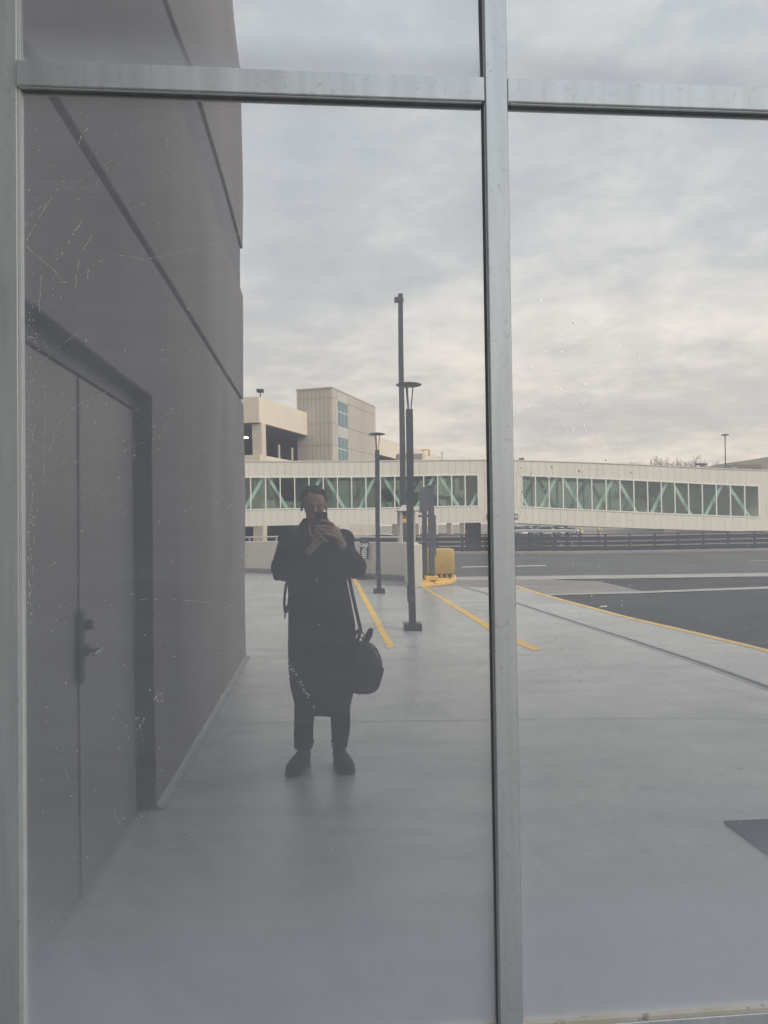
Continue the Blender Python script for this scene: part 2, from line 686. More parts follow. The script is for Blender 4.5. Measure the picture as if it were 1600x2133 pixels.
course(0, DZ, XW, stucco, y0=DY1, bevel=0)
course(DZ, g1, XW, stucco, bevel=0)
course(g1, g1b, XW - 0.03, groove, y1=YE + 0.03)
course(g1b, b1, XW, stucco)
course(b1, b1b, XW - 0.03, mat('band_stucco', (0.145, 0.143, 0.158), 0.85, 0, 0.08, 1.5, 0.2, 90, spec=0.2), y1=YE + 0.03)
course(b1b, 8.4, XW, stucco)
course(0, DZ - 0.001, XD - 0.06, framep, y0=0.066, y1=DY1 + 0.001)
YC = D - 3.32                                  # meeting line of the two leaves
leaf_top = 2.235
dl = thing('double_door', 'pair of dark grey steel doors recessed in the stucco wall', 'door', (XD, YC, 0))
for (ya, yb) in ((YC + 0.003, -0.02), (D - 4.27, YC - 0.003)):
    lf = bx('door_leaf', (XD - 0.045, min(ya, yb), 0.015), (XD, max(ya, yb), leaf_top), doorp, dl, 0.003)
    for zz in (0.3, 1.1, 1.95):
        yh = -0.03 if yb == -0.02 else D - 4.262
        bx('hinge', (XD + 0.0005, yh - 0.006, zz), (XD + 0.014, yh + 0.006, zz + 0.115), steel, lf, 0.002)
ast = bx('astragal', (XD + 0.0006, YC - 0.020, 0.02), (XD + 0.005, YC + 0.020, leaf_top - 0.005), doorp, dl, 0.002)
for k in (-0.013, 0.0, 0.013):
    bx('bead', (XD + 0.0055, YC + k - 0.0028, 0.02), (XD + 0.0085, YC + k + 0.0028, leaf_top - 0.006), mat('bead_paint', (0.34, 0.33, 0.325), 0.45, 0, 0.1, 4), ast)
# frame
bx('recess_lining', (XD + 0.0125, DY1 + 0.0012, 0.02), (XW - 0.004, DY1 + 0.006, DZ - 0.006), framep, dl)
bx('recess_lining', (XD + 0.0125, DY1 + 0.0065, DZ - 0.006), (XW - 0.004, -0.002, DZ - 0.0015), framep, dl)
bx('door_frame', (XD - 0.055, DY1 + 0.0015, leaf_top + 0.006), (XD + 0.012, -0.005, DZ - 0.002), framep, dl, 0.003)
bx('door_frame', (XD - 0.055, DY1 + 0.0015, 0.0), (XD + 0.012, D - 4.275, leaf_top + 0.005), framep, dl, 0.003)
bx('threshold', (XD - 0.05, DY1 + 0.05, 0.0005), (XD + 0.035, -0.05, 0.010), mat('threshold_metal', (0.27, 0.265, 0.255), 0.6, 0.0, 0.2, 20), dl, 0.003)
# lock: latch guard, deadbolt, lever
zl = 1.05
bx('latch_guard', (XD + 0.0185, YC + 0.004, zl - 0.13), (XD + 0.027, YC + 0.062, zl + 0.18), framep, dl, 0.002)
bx('deadbolt', (XD + 0.0185, YC - 0.045, zl + 0.09), (XD + 0.05, YC - 0.005, zl + 0.135), framep, dl, 0.005)
lv = bx('lever_rose', (XD + 0.0185, YC - 0.05, zl - 0.025), (XD + 0.034, YC + 0.0, zl + 0.025), framep, dl, 0.006)
MB().tube([(XD + 0.03, YC - 0.028, zl), (XD + 0.075, YC - 0.028, zl), (XD + 0.083, YC - 0.015, zl), (XD + 0.083, YC + 0.06, zl - 0.004)],
          0.0095, 8).build('lever_handle', steel, lv)

# ================================================================== ground
def layer(name, poly, z, m, parent=None, thick=0.0):
    mb = MB()
    if thick:
        mb.prism([(p[0], p[1]) for p in poly], z - thick, z)
    else:
        mb.add([(p[0], p[1], z) for p in poly], [tuple(range(len(poly)))])
    return mb.build(name, m, parent)


def floor_material():
    m = bpy.data.materials.new('coated_concrete_deck')
    m.use_nodes = True
    t = m.node_tree
    K = t.links.new
    b = t.nodes['Principled BSDF']
    co = t.nodes.new('ShaderNodeTexCoord')

    def nz(scale, detail, rough=0.6, st=None, dist=0.0):
        mp = t.nodes.new('ShaderNodeMapping')
        if st:
            mp.inputs['Scale'].default_value = st
        K(co.outputs['Object'], mp.inputs[0])
        n = t.nodes.new('ShaderNodeTexNoise')
        n.inputs['Scale'].default_value = scale
        n.inputs['Detail'].default_value = detail
        n.inputs['Roughness'].default_value = rough
        n.inputs['Distortion'].default_value = dist
        K(mp.outputs[0], n.inputs['Vector'])
        return n.outputs['Fac']

    def rmp(f, stops):
        r = t.nodes.new('ShaderNodeValToRGB')
        e = r.color_ramp.elements
        e[0].position, e[0].color = stops[0][0], (*stops[0][1], 1)
        e[1].position, e[1].color = stops[-1][0], (*stops[-1][1], 1)
        for p, c in stops[1:-1]:
            e.new(p).color = (*c, 1)
        K(f, r.inputs[0])
        return r.outputs[0]

    def mul(a, c, f=1.0):
        x = t.nodes.new('ShaderNodeMix')
        x.data_type = 'RGBA'
        x.blend_type = 'MULTIPLY'
        x.inputs[0].default_value = f
        K(a, x.inputs[6])
        K(c, x.inputs[7])
        return x.outputs[2]
    base = rmp(nz(0.55, 7, 0.62, None, 0.5), [(0.3, (0.345, 0.35, 0.342)), (0.7, (0.49, 0.484, 0.46))])
    base = mul(base, rmp(nz(2.4, 6, 0.65, (0.35, 1.6, 1)), [(0.30, (0.74, 0.745, 0.75)), (0.5, (0.98, 0.98, 0.98)), (0.66, (1.09, 1.09, 1.08))]))
    base = mul(base, rmp(nz(11, 6, 0.7), [(0.33, (0.84, 0.84, 0.84)), (0.62, (1.06, 1.06, 1.06))]))
    base = mul(base, rmp(nz(0.9, 9, 0.75, (1.0, 0.5, 1), 1.0), [(0.40, (1, 1, 1)), (0.46, (0.88, 0.88, 0.88)), (0.50, (1, 1, 1))]))   # tide marks
    base = mul(base, rmp(nz(120, 3, 0.7), [(0.36, (0.74, 0.74, 0.74)), (0.60, (1.12, 1.12, 1.12))]))
    base = mul(base, rmp(nz(7.5, 2, 0.5), [(0.25, (0.42, 0.42, 0.43)), (0.29, (1, 1, 1))]))      # dark spots of grit
    base = mul(base, rmp(nz(26, 1.5, 0.5), [(0.26, (0.4, 0.4, 0.41)), (0.30, (1, 1, 1))]))
    base = mul(base, rmp(nz(48, 2, 0.6), [(0.30, (0.5, 0.5, 0.5)), (0.36, (1, 1, 1))]))
    K(base, b.inputs['Base Color'])
    rr = t.nodes.new('ShaderNodeMapRange')
    rr.inputs['From Min'].default_value = 0.3
    rr.inputs['From Max'].default_value = 0.7
    rr.inputs['To Min'].default_value = 0.20
    rr.inputs['To Max'].default_value = 0.38
    K(nz(1.1, 5, 0.6), rr.inputs['Value'])
    K(rr.outputs[0], b.inputs['Roughness'])
    bp = t.nodes.new('ShaderNodeBump')
    bp.inputs['Strength'].default_value = 0.35
    bp.inputs['Distance'].default_value = 0.003
    K(nz(160, 3), bp.inputs['Height'])
    K(bp.outputs[0], b.inputs['Normal'])
    return m


deckm = floor_material()
asph = mat('asphalt', (0.020, 0.020, 0.021), 0.9, 0, 0.25, 0.5, 0.4, 120, col2=(0.046, 0.045, 0.044), speck=(1.3, 0.5, (0.055, 0.053, 0.05)))
asph_old = mat('worn_asphalt', (0.082, 0.081, 0.079), 0.88, 0, 0.2, 0.5, 0.4, 120, col2=(0.118, 0.115, 0.11))
conc = mat('pale_concrete', (0.36, 0.345, 0.315), 0.85, 0, 0.15, 1.0, 0.2, 60)
conc_b = mat('brownish_concrete', (0.235, 0.215, 0.19), 0.85, 0, 0.2, 0.7, 0.2, 60)
yellow = mat('worn_yellow_paint', (0.74, 0.455, 0.10), 0.6, 0, 0.12, 5, 0.1, 60, speck=(24, 0.55, (0.45, 0.36, 0.2)))
white = mat('road_white', (0.62, 0.61, 0.58), 0.7, 0, 0.15, 4)
joint = mat('joint_sealant', (0.075, 0.078, 0.08), 0.7, 0, 0.25, 6)
joint_p = mat('pale_joint', (0.58, 0.58, 0.56), 0.3, 0, 0.2, 6)

# terrain sheet to the horizon; it dips beyond the far railing where the access road runs lower
mb = MB()
deps = [-600, -40, 2, 43.5, 47, 70, 96, 160, 400, 1500]
hts = [-0.4, -0.4, -0.4, -0.4, -2.3, -2.3, -0.3, -0.2, 0.0, 0.0]
xs = [-1500, -200, -60, -20, 0, 20, 60, 200, 1500]
vs_ = [(x, D - d, h) for d, h in zip(deps, hts) for x in xs]
nx = len(xs)
mb.add(vs_, [(j * nx + i, j * nx + i + 1, (j + 1) * nx + i + 1, (j + 1) * nx + i) for j in range(len(deps) - 1) for i in range(nx - 1)])
struct(mb.build('ground', mat('far_ground', (0.27, 0.24, 0.21), 0.9, 0, 0.2, 0.05, col2=(0.34, 0.31, 0.27))))

edge_px = [(1600, 1352), (1525, 1334), (1450, 1315), (1375, 1297), (1300, 1279), (1240, 1263), (1180, 1247), (1140, 1236), (1105, 1226), (1080, 1218)]
edge = [G(*p) for p in edge_px]
ext = Vector((edge[0].x + 0.25, 0.066, 0))
apr = [G(1080, 1218), G(1040, 1224), G(945, 1218), G(885, 1222)]
deck_poly = [Vector((-7, 0.066, 0)), ext] + edge + [G(1000, 1222), G(945, 1219), G(882, 1223), G(862, 1208), P(515, 1190, 27.0), P(300, 1190, 30.0), Vector((-22, -20, 0))]
deck = struct(layer('parking_deck_floor', deck_poly, 0.0, deckm, thick=0.3))
road = struct(layer('road', [(-40, -0.3), (80, -0.3), (80, D - 43.4), (-40, D - 43.4)], -0.06, asph_old))
# dark new asphalt beside the deck
a1 = [G(*p, -0.05) for p in ((1165, 1239), (1345, 1230), (1600, 1221))]
right = G(1600, 1221, -0.05)
struct(layer('asphalt_lane', a1 + [(60, right.y), (60, -0.2), (ext.x - 0.1, -0.2)] + [(p.x - 0.10, p.y + 0.10) for p in edge[:7]], -0.05, asph))
struct(layer('asphalt_wedge', [G(*p, -0.048) for p in ((1245, 1208), (1600, 1199), (1990, 1187), (1990, 1206), (1600, 1219), (1345, 1229))], -0.045, asph))
struct(layer('concrete_apron', [G(*p, -0.04) for p in ((870, 1224), (945, 1201), (1075, 1199), (1160, 1206), (1250, 1209), (1345, 1230), (1160, 1237), (1105, 1239), (1075, 1232), (950, 1222))], -0.04, conc_b))
struct(layer('concrete_strip', [G(*p, -0.035) for p in ((945, 1201), (1075, 1198.5), (1600, 1192), (2000, 1186), (2000, 1192), (1600, 1199), (1075, 1206), (945, 1208))], -0.035, conc))
struct(layer('concrete_strip', [G(*p, -0.035) for p in ((1120, 1236), (1345, 1229), (1600, 1219.5), (2000, 1205), (2000, 1211), (1600, 1224.5), (1345, 1233), (1120, 1238.5))], -0.034, conc))
for pp in (((960, 1181), (1140, 1177), (1140, 1178.4), (960, 1182.4)), ((1250, 1261), (1265, 1260), (1265, 1262), (1250, 1263)),
           ((1560, 1168.6), (1600, 1168), (1600, 1168.5), (1560, 1169.1))):
    layer('painted_line', [G(*p, -0.055) for p in pp], -0.045, white, road)


def strip(name, pts, wd, z, m, parent):
    """flat ribbon along ground points"""
    pts = [Vector((p.x, p.y, 0)) for p in pts]
    l, r = [], []
    for i, p in enumerate(pts):
        d = (pts[min(i + 1, len(pts) - 1)] - pts[max(i - 1, 0)]).normalized()
        s = Vector((-d.y, d.x, 0)) * wd / 2
        l.append((p.x + s.x, p.y + s.y, z))
        r.append((p.x - s.x, p.y - s.y, z))
    n = len(pts)
    return MB().add(l + r, [(i, i + 1, n + i + 1, n + i) for i in range(n - 1)]).build(name, m, parent)


strip('painted_edge_line', [p + Vector((-0.09, 0.0, 0)) for p in [ext - Vector((0, 0.1, 0))] + edge], 0.12, 0.004, yellow, deck)
layer('painted_stripe', [G(*p, 0.004) for p in ((729, 1200), (738, 1200), (821, 1345), (806, 1347))], 0.004, yellow, deck)
layer('painted_stripe', [G(*p, 0.004) for p in ((866, 1214), (872, 1216), (1026, 1302), (1131, 1351.5), (1110, 1353.5), (1018, 1311))], 0.004, yellow, deck)
jp = [G(*p) for p in ((960, 1221), (1010, 1234), (1075, 1253), (1180, 1287), (1300, 1326), (1450, 1378), (1600, 1432), (1800, 1503))]
strip('expansion_joint', jp, 0.16, 0.003, mat('joint_cover', (0.36, 0.365, 0.365), 0.6, 0, 0.15, 5), deck)
strip('expansion_joint', jp, 0.055, 0.005, joint, deck)
for a, b, wd, m in (((470, 1504), (1700, 1494), 0.012, joint_p), ((1085, 1352), (1600, 1338), 0.012, mat('faint_joint', (0.41, 0.415, 0.41), 0.6, 0, 0.2, 5)),
                    ((560, 1262), (1010, 1252), 0.02, MATS['faint_joint'] if 'faint_joint' in MATS else joint_p)):
    pts = [G(a[0] + (b[0] - a[0]) * k / 10, a[1] + (b[1] - a[1]) * k / 10) for k in range(11)]
    strip('floor_seam', pts, wd, 0.003, m, deck)
# coved coating along the foot of the side wall
mb = MB()
prev = None
for k in range(30):
    y = YE + (DY1 - YE) * k / 29
    wv = 0.055 + 0.012 * math.sin(k * 2.3) + random.uniform(-0.008, 0.008)
    cur = [(XW + 0.0006, y, 0.028 + random.uniform(-0.004, 0.004)), (XW + 0.018, y, 0.008), (XW + wv, y, 0.0035)]
    if prev:
        mb.add([prev[0], prev[1], prev[2], cur[0], cur[1], cur[2]], [(0, 1, 4, 3), (1, 2, 5, 4)], True)
    prev = cur
mb.build('coved_edge', mat('cove_coating', (0.19, 0.19, 0.187), 0.55, 0, 0.2, 8, 0.3, 60), deck)

# door mat
mc = G(1505, 1713)
mt_ = MB().box((mc.x, mc.y, 0.0006), (mc.x + 1.5, mc.y + 0.8, 0.012))
tag(mt_.build('floor_mat', mat('mat_fibre', (0.035, 0.036, 0.043), 0.95, 0, 0.3, 60, 0.6, 220), None, 0.004),
    'dark grey rubber backed floor mat lying on the deck', 'mat')

# ================================================================== parapet wall and its handrail
pw = mat('parapet_concrete', (0.60, 0.555, 0.49), 0.85, 0, 0.06, 0.8, 0.15, 50)
pw_grey = mat('grey_base_coat', (0.20, 0.205, 0.205), 0.6, 0, 0.08, 2)
pl = [P(300, 1190, 30.5), G(515, 1195), G(862, 1211.5), G(880, 1222.5)]
pl = [Vector((p.x, p.y, 0)) for p in pl]
par = thing('parapet_wall', 'long low beige concrete parapet with grey painted foot at deck edge', 'wall', pl[2])


def wall_run(name, p, q, th, z0, z1, m, parent, off=0.0, bevel=0.0):
    """upright slab from p to q, thickness th behind the line (away from the glass)"""
    d = (q - p).normalized()
    n = Vector((d.y, -d.x, 0))
    if n.y > 0:
        n = -n
    a, b = p + n * off, q + n * off
    c, e = b + n * th, a + n * th
    return MB().hexa([(a.x, a.y, z0), (b.x, b.y, z0), (c.x, c.y, z0), (e.x, e.y, z0),
                      (a.x, a.y, z1), (b.x, b.y, z1), (c.x, c.y, z1), (e.x, e.y, z1)]).build(name, m, parent, bevel)


PZ = 1.07
wall_run('wall_panel', pl[0], pl[1], 0.25, 0, PZ, pw, par, 0, 0.02)
wall_run('wall_panel', pl[1] + (pl[2] - pl[1]).normalized() * 0.004, pl[2], 0.25, 0, PZ, pw, par, 0, 0.02)
d_e = (pl[3] - pl[2]).normalized()
n_e = Vector((d_e.y, -d_e.x, 0))
if n_e.x > 0:
    n_e = -n_e
e0 = pl[2] - (pl[2] - pl[1]).normalized() * 0.0 + d_e * 0.003
e1 = pl[3]
q = [e0, e1, e1 + n_e * 0.25, e0 + n_e * 0.25]
MB().prism([(p.x, p.y) for p in q], 0.001, PZ + 0.002).build('wall_return', pw, par, 0.02)
wall_run('foot_strip', pl[0], pl[1], 0.018, 0.002, 0.15, pw_grey, par, -0.02, 0.004)
wall_run('foot_strip', pl[1], pl[2], 0.018, 0.002, 0.15, pw_grey, par, -0.02, 0.004)

railm = mat('pale_painted_rail', (0.62, 0.60, 0.56), 0.4, 0.1, 0.06, 4)
rl = thing('handrail', 'pale round handrail on short posts above the parapet wall', 'railing', pl[1] + Vector((0, 0, PZ)))
off = Vector((0, -0.12, 0))
for a, b in ((pl[0], pl[1]), (pl[1], pl[2] - (pl[2] - pl[1]).normalized() * 0.35)):
    MB().tube([a + off + Vector((0, 0, PZ + 0.15)), b + off + Vector((0, 0, PZ + 0.15))], 0.025, 10).build('rail', railm, rl)
for k in range(6):
    p = pl[1] + (pl[2] - pl[1]) * (0.02 + 0.186 * k) + off
    MB().tube([p + Vector((0, 0, PZ - 0.01)), p + Vector((0, 0, PZ + 0.15))], 0.02, 8).build('post', railm, rl)

# ================================================================== deck lamps
lampm = mat('dark_lamp_paint', (0.036, 0.038, 0.046), 0.45, 0.1, 0.12, 6)
lens_m = mat('lamp_lens', (0.30, 0.31, 0.32), 0.3, 0, 0.05, 4)


def make_lamp(loc, label):
    t = thing('deck_lamp', label, 'lamp', loc, 'dark disc headed lamps on the parking deck')
    x, y, _ = loc
    ph = 3.36
    bx('base', (x - 0.13, y - 0.13, 0.0), (x + 0.13, y + 0.13, 0.105), lampm, t, 0.008)
    post = bx('post', (x - 0.05, y - 0.05, 0.1055), (x + 0.05, y + 0.05, ph), lampm, t, 0.005)
    bx('cover_plate', (x - 0.066, y - 0.035, 0.42), (x - 0.0505, y + 0.035, 0.66), lampm, post, 0.004)
    bx('band', (x - 0.053, y - 0.053, 0.45), (x + 0.053, y + 0.053, 0.50), mat('band_grey', (0.10, 0.10, 0.11), 0.5, 0.2), post)
    for zz in (ph - 0.17,):  # pale blocks standing in for daylight seen through holes in the post
        bx('hole_spot', (x - 0.02, y + 0.0505, zz), (x + 0.0, y + 0.056, zz + 0.02), lens_m, post)
        bx('hole_spot', (x + 0.0505, y - 0.01, zz), (x + 0.056, y + 0.02, zz + 0.02), lens_m, post)
    for k in range(3):
        a = 2 * math.pi * k / 3 + 0.3
        c, s = math.cos(a), math.sin(a)
        MB().tube([(x + c * 0.028, y + s * 0.028, ph - 0.01), (x + c * 0.032, y + s * 0.032, ph + 0.06), (x + c * 0.05, y + s * 0.05, ph + 0.2),
                   (x + c * 0.065, y + s * 0.065, ph + 0.36)], 0.009, 8).build('arm', lampm, t)
    hd = MB().lathe((x, y, ph + 0.355), [(0.06, -0.004), (0.15, 0.002), (0.188, 0.012), (0.192, 0.022), (0.17, 0.034), (0.09, 0.05), (0.01, 0.056)], 32).build('lamp_head', lampm, t)
    MB().lathe((x, y, ph + 0.347), [(0.005, 0.0), (0.055, 0.0), (0.055, 0.003), (0.005, 0.0035)], 20).build('lens', lens_m, hd)
    return t


p_n, p_f = G(858, 1309), G(790, 1236)
lamp = make_lamp((p_n.x, p_n.y, 0), 'dark disc headed deck lamp standing well clear of the parapet, closer to the glass')
clone(lamp, (p_f.x, p_f.y, 0), 'dark disc headed deck lamp standing close to the parapet and the black notice')

# ================================================================== tall pole with camera
tp = P(840, 1100, 33)
top = P(838.5, 612, 33)
pole = thing('camera_pole', 'tall slim dark square pole with small camera box at its top', 'pole', (tp.x, tp.y, -0.06))
bx('pole_base', (tp.x - 0.22, tp.y - 0.22, -0.06), (tp.x + 0.22, tp.y + 0.22, 0.25), conc, pole, 0.02)
x, y = tp.x, tp.y
MB().hexa([(x - .125, y - .125, .2505), (x + .125, y - .125, .2505), (x + .125, y + .125, .2505), (x - .125, y + .125, .2505),
           (x - .095, y - .095, top.z), (x + .095, y - .095, top.z), (x + .095, y + .095, top.z), (x - .095, y + .095, top.z)]).build('shaft', lampm, pole, 0.01)
bx('camera', (x - 0.27, y - 0.05, top.z - 0.36), (x - 0.098, y + 0.20, top.z - 0.15), lampm, pole, 0.015)
bx('bracket', (x - 0.12, y - 0.12, top.z - 0.33), (x + 0.125, y + 0.12, top.z - 0.18), lampm, pole, 0.01)
bx('cap', (x - 0.1, y - 0.1, top.z), (x + 0.1, y + 0.1, top.z + 0.03), lampm, pole, 0.01)

# ================================================================== free-standing notice
sb = G(758, 1208)
sgn = thing('notice_stand', 'black upright notice reading GARAGE FULL on a round foot beside parapet', 'sign', (sb.x, sb.y, 0))
blackp = mat('black_sign_face', (0.022, 0.023, 0.028), 0.45, 0, 0.1, 6)
blackp2 = mat('slate_sign_face', (0.045, 0.048, 0.056), 0.45, 0, 0.1, 6)
lettering = mat('white_lettering', (0.80, 0.81, 0.82), 0.6, 0, 0.02, 6)
MB().lathe((sb.x, sb.y, 0.0), [(0.24, 0.001), (0.245, 0.02), (0.22, 0.05), (0.06, 0.065), (0.03, 0.09)], 24).build('foot', blackp, sgn)
MB().tube([(sb.x, sb.y, 0.06), (sb.x, sb.y, 0.7)], 0.03, 10).build('post', blackp, sgn)
dsg = D - sb.y
pt, pb_ = P(760, 1122, dsg - 0.05), P(757, 1166, dsg - 0.05)
zt, zb = pt.z, P(758, 1167, dsg).z
cx, wy = P(760, 1140, dsg).x, sb.y + 0.034
hw = 0.142
pan = MB().hexa([(cx - hw, wy - 0.004, zb), (cx + hw - 0.02, wy - 0.004, zb), (cx + hw - 0.02, wy, zb), (cx - hw, wy, zb),
                 (cx - hw + 0.02, wy - 0.004, zt), (cx + hw, wy - 0.004, zt), (cx + hw, wy, zt), (cx - hw + 0.02, wy, zt)]).build('panel', blackp, sgn, 0.002)
ph_ = zt - zb
bx('header', (cx - hw + 0.024, wy + 0.0005, zt - ph_ * 0.27), (cx + hw - 0.006, wy + 0.002, zt - 0.004), blackp2, pan)
rz = math.pi                                     # faces +y: read from the glass side
MB().tube([(cx + 0.036 * math.cos(a), wy + 0.0045, zt - ph_ * 0.15 + 0.045 * math.sin(a)) for a in [math.radians(k * 24 + 40) for k in range(15)]], 0.0035, 6, ends=False).build('emblem_ring', mat('grey_lettering', (0.25, 0.26, 0.28), 0.6), pan)
text_mesh('emblem_mark', 'Q', MATS['grey_lettering'], pan, (cx, wy + 0.0045, zt - ph_ * 0.15), 0.05, rz)
text_mesh('lettering', 'GARAGE', lettering, pan, (cx + 0.0, wy + 0.0045, zt - ph_ * 0.365), 0.135, rz, 0.235)
text_mesh('lettering', 'FULL', lettering, pan, (cx - 0.004, wy + 0.0045, zt - ph_ * 0.515), 0.125, rz, 0.125)
for k, ws in enumerate(((0.07, 0.055), (0.062, 0.075), (0.03, 0.11), (0.11,))):     # smaller lines, too blurred to read: word-shaped bars
    tot = sum(ws) + 0.014 * (len(ws) - 1)
    x1 = cx - 0.008 + tot / 2
    for wl in ws:
        bx('small_print', (x1 - wl, wy + 0.0005, zt - ph_ * (0.64 + 0.098 * k) - 0.017), (x1, wy + 0.0025, zt - ph_ * (0.64 + 0.098 * k) + 0.017), lettering, pan)
        x1 -= wl + 0.014

# ================================================================== yellow barrier block, its plinth and the gate post
ybl = mat('yellow_barrier_paint', (0.50, 0.335, 0.085), 0.6, 0, 0.12, 1.5, 0.1, 40, speck=(9, 0.35, (0.33, 0.24, 0.12)))
yd = 20.9
bl, br = P(868, 1200, yd).x, P(943.5, 1200, yd).x
zt, zb = P(920, 1145, yd).z, P(920, 1194.5, yd).z
z0 = 0.17
byc = D - yd
isl = thing('kerb_island', 'low yellow painted concrete island under the yellow barrier block', 'kerb', ((bl + br) / 2, byc, -0.05))
ipx = [G(866, 1222, -0.02), G(880, 1222, -0.02), G(938, 1213, -0.02), G(948, 1208.5, -0.02), G(947, 1203, -0.02), G(920, 1200, -0.02), G(866, 1203, -0.02)]
ib = MB().prism([(p.x, p.y) for p in ipx], -0.05, 0.075).build('island', yellow, isl, 0.03)
ipt = [p + (Vector((bl * .5 + br * .5, byc, 0)) - p) * 0.16 for p in ipx]
MB().prism([(p.x, p.y) for p in ipt], 0.0755, 0.115).build('raised_top', yellow, isl, 0.02)
blk = thing('barrier_block', 'mustard yellow rounded barrier block with slotted foot on the kerb island', 'barrier', ((bl + br) / 2, byc - 0.3, 0.1))
mb = MB()
rings = []
hx, hy, rc = (br - bl) / 2, 0.40, 0.10
cxb = (bl + br) / 2
for z, s in ((zb, 0.0), (zb + 0.02, 0.012), (zt - 0.03, 0.012), (zt - 0.012, 0.004), (zt - 0.002, -0.008), (zt, -0.03)):
    ring = []
    for k in range(32):
        a = 2 * math.pi * (k + 0.5) / 32
        c, sn = math.cos(a), math.sin(a)
        e = 0.09
        ring.append((cxb + (hx + s - 0.012) * math.copysign(abs(c) ** e, c), byc - 0.28 + (hy + s) * math.copysign(abs(sn) ** e, sn), z))
    rings.append(ring)
mb.loft(rings, True).build('block', ybl, blk)
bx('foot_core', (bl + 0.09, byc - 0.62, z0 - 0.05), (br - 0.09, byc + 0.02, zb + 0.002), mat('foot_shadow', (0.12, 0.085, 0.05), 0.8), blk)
for k in range(7):
    xk = bl + 0.03 + (br - bl - 0.13) * k / 6
    bx('foot_rib', (xk, byc + 0.0205, z0 - 0.04), (xk + 0.075, byc + 0.09, zb - 0.001), ybl, blk, 0.008)
for k in range(5):
    yk = byc - 0.62 + 0.14 * k
    bx('foot_rib', (br - 0.089, yk, z0 - 0.05), (br - 0.03, yk + 0.075, zb - 0.001), ybl, blk, 0.008)

gpm = mat('grey_steel_paint', (0.070, 0.074, 0.084), 0.5, 0.1, 0.1, 2)
gpl = mat('lighter_steel_paint', (0.115, 0.12, 0.132), 0.5, 0.1, 0.1, 2)
gd = 20.0
fx0, fx1 = P(893, 1150, gd).x, P(903.5, 1150, gd).x
gy = D - gd
gate = thing('gate_post', 'dark grey paired steel gate posts with boxed head in front of barrier block', 'post', ((fx0 + fx1) / 2, gy, 0.1))
gz = P(898, 1012, gd).z
bx('pedestal', (fx0 - 0.12, gy - 0.16, 0.1155), (fx1 + 0.08, gy + 0.13, 0.225), yellow, gate, 0.02)
bx('front_post', (fx0, gy - 0.10, 0.2255), (fx1, gy + 0.08, gz), gpm, gate, 0.008)
bx('post_sleeve', (fx1 + 0.001, gy - 0.06, 0.75), (fx1 + 0.05, gy + 0.04, P(900, 1076, gd).z), gpm, gate, 0.004)
rx0, rx1 = P(880, 1100, gd + 0.4).x, P(889, 1100, gd + 0.4).x
bx('rear_post', (rx0, gy - 0.50, 0.05), (rx1, gy - 0.36, gz - 0.08), gpm, gate, 0.008)
hz0 = P(885, 1068, gd).z
MB().hexa([(P(878.5, 1060, gd).x, gy - 0.42, hz0 - 0.03), (fx0 - 0.002, gy - 0.02, hz0 + 0.02), (fx0 - 0.002, gy - 0.1, hz0 + 0.02), (P(878.5, 1060, gd).x, gy - 0.5, hz0 - 0.03),
           (P(878.5, 1060, gd).x, gy - 0.42, gz - 0.06), (fx0 - 0.002, gy - 0.02, gz - 0.01), (fx0 - 0.002, gy - 0.1, gz - 0.01), (P(878.5, 1060, gd).x, gy - 0.5, gz - 0.06)]).build('head_panel', gpl, gate, 0.005)
for yy in (1077, 1128):
    zz = P(885, yy, gd).z
    MB().bar((P(877, yy, gd).x, gy - 0.43, zz), (fx0 - 0.003, gy - 0.03, zz), 0.05, 0.06).build('bracket', gpl, gate, 0.004)

# ================================================================== ticket booth beyond the parapet
bd = 29.0
booth = thing('ticket_booth', 'small beige ticket booth with pitched roof and yellow band beyond the parapet', 'booth', (P(850, 1100, bd).x, D - bd, -0.06))
bm = mat('booth_beige', (0.46, 0.43, 0.38), 0.8, 0, 0.06, 2)
bx0, bx1 = P(834, 1100, bd).x, P(866, 1100, bd).x
bz = P(840, 1066, bd).z
yb0 = D - bd
bx('column', (bx0, yb0 - 0.12, -0.06), (bx0 + 0.12, yb0, bz), bm, booth, 0.01)
bx('column', (bx1 - 0.12, yb0 - 0.12, -0.06), (bx1, yb0, bz), bm, booth, 0.01)
bx('back_wall', (bx0, yb0 - 0.9, -0.06), (bx1, yb0 - 0.8, bz), bm, booth)
bx('window', (bx0 + 0.121, yb0 - 0.06, 1.95), (bx1 - 0.121, yb0 - 0.04, bz - 0.03), mat('dark_booth_glass', (0.03, 0.035, 0.04), 0.15), booth)
bx('band', (bx0 + 0.121, yb0 - 0.07, 1.68), (bx1 - 0.121, yb0 - 0.01, 1.80), yellow, booth)
bx('front_panel', (bx0 + 0.121, yb0 - 0.08, -0.06), (bx1 - 0.121, yb0 - 0.05, 1.64), mat('booth_dark', (0.06, 0.062, 0.07), 0.5), booth)
xm = (bx0 + bx1) / 2
MB().hexa([(bx0 - 0.1, yb0 - 1.0, bz), (bx1 + 0.1, yb0 - 1.0, bz), (bx1 + 0.1, yb0 + 0.1, bz), (bx0 - 0.1, yb0 + 0.1, bz),
           (xm - 0.15, yb0 - 0.6, bz + 0.24), (xm + 0.15, yb0 - 0.6, bz + 0.24), (xm + 0.15, yb0 - 0.3, bz + 0.24), (xm - 0.15, yb0 - 0.3, bz + 0.24)]).build('roof', bm, booth, 0.01)
MB().tube([(bx1 + 0.05, yb0 + 0.05, bz - 0.03), (bx1 + 0.22, yb0 + 0.1, bz - 0.02)], 0.02, 8).build('lamp_arm', lampm, booth)
MB().ball((bx1 + 0.25, yb0 + 0.1, bz - 0.05), 0.06, None, 10, 6).build('lamp', lampm, booth)

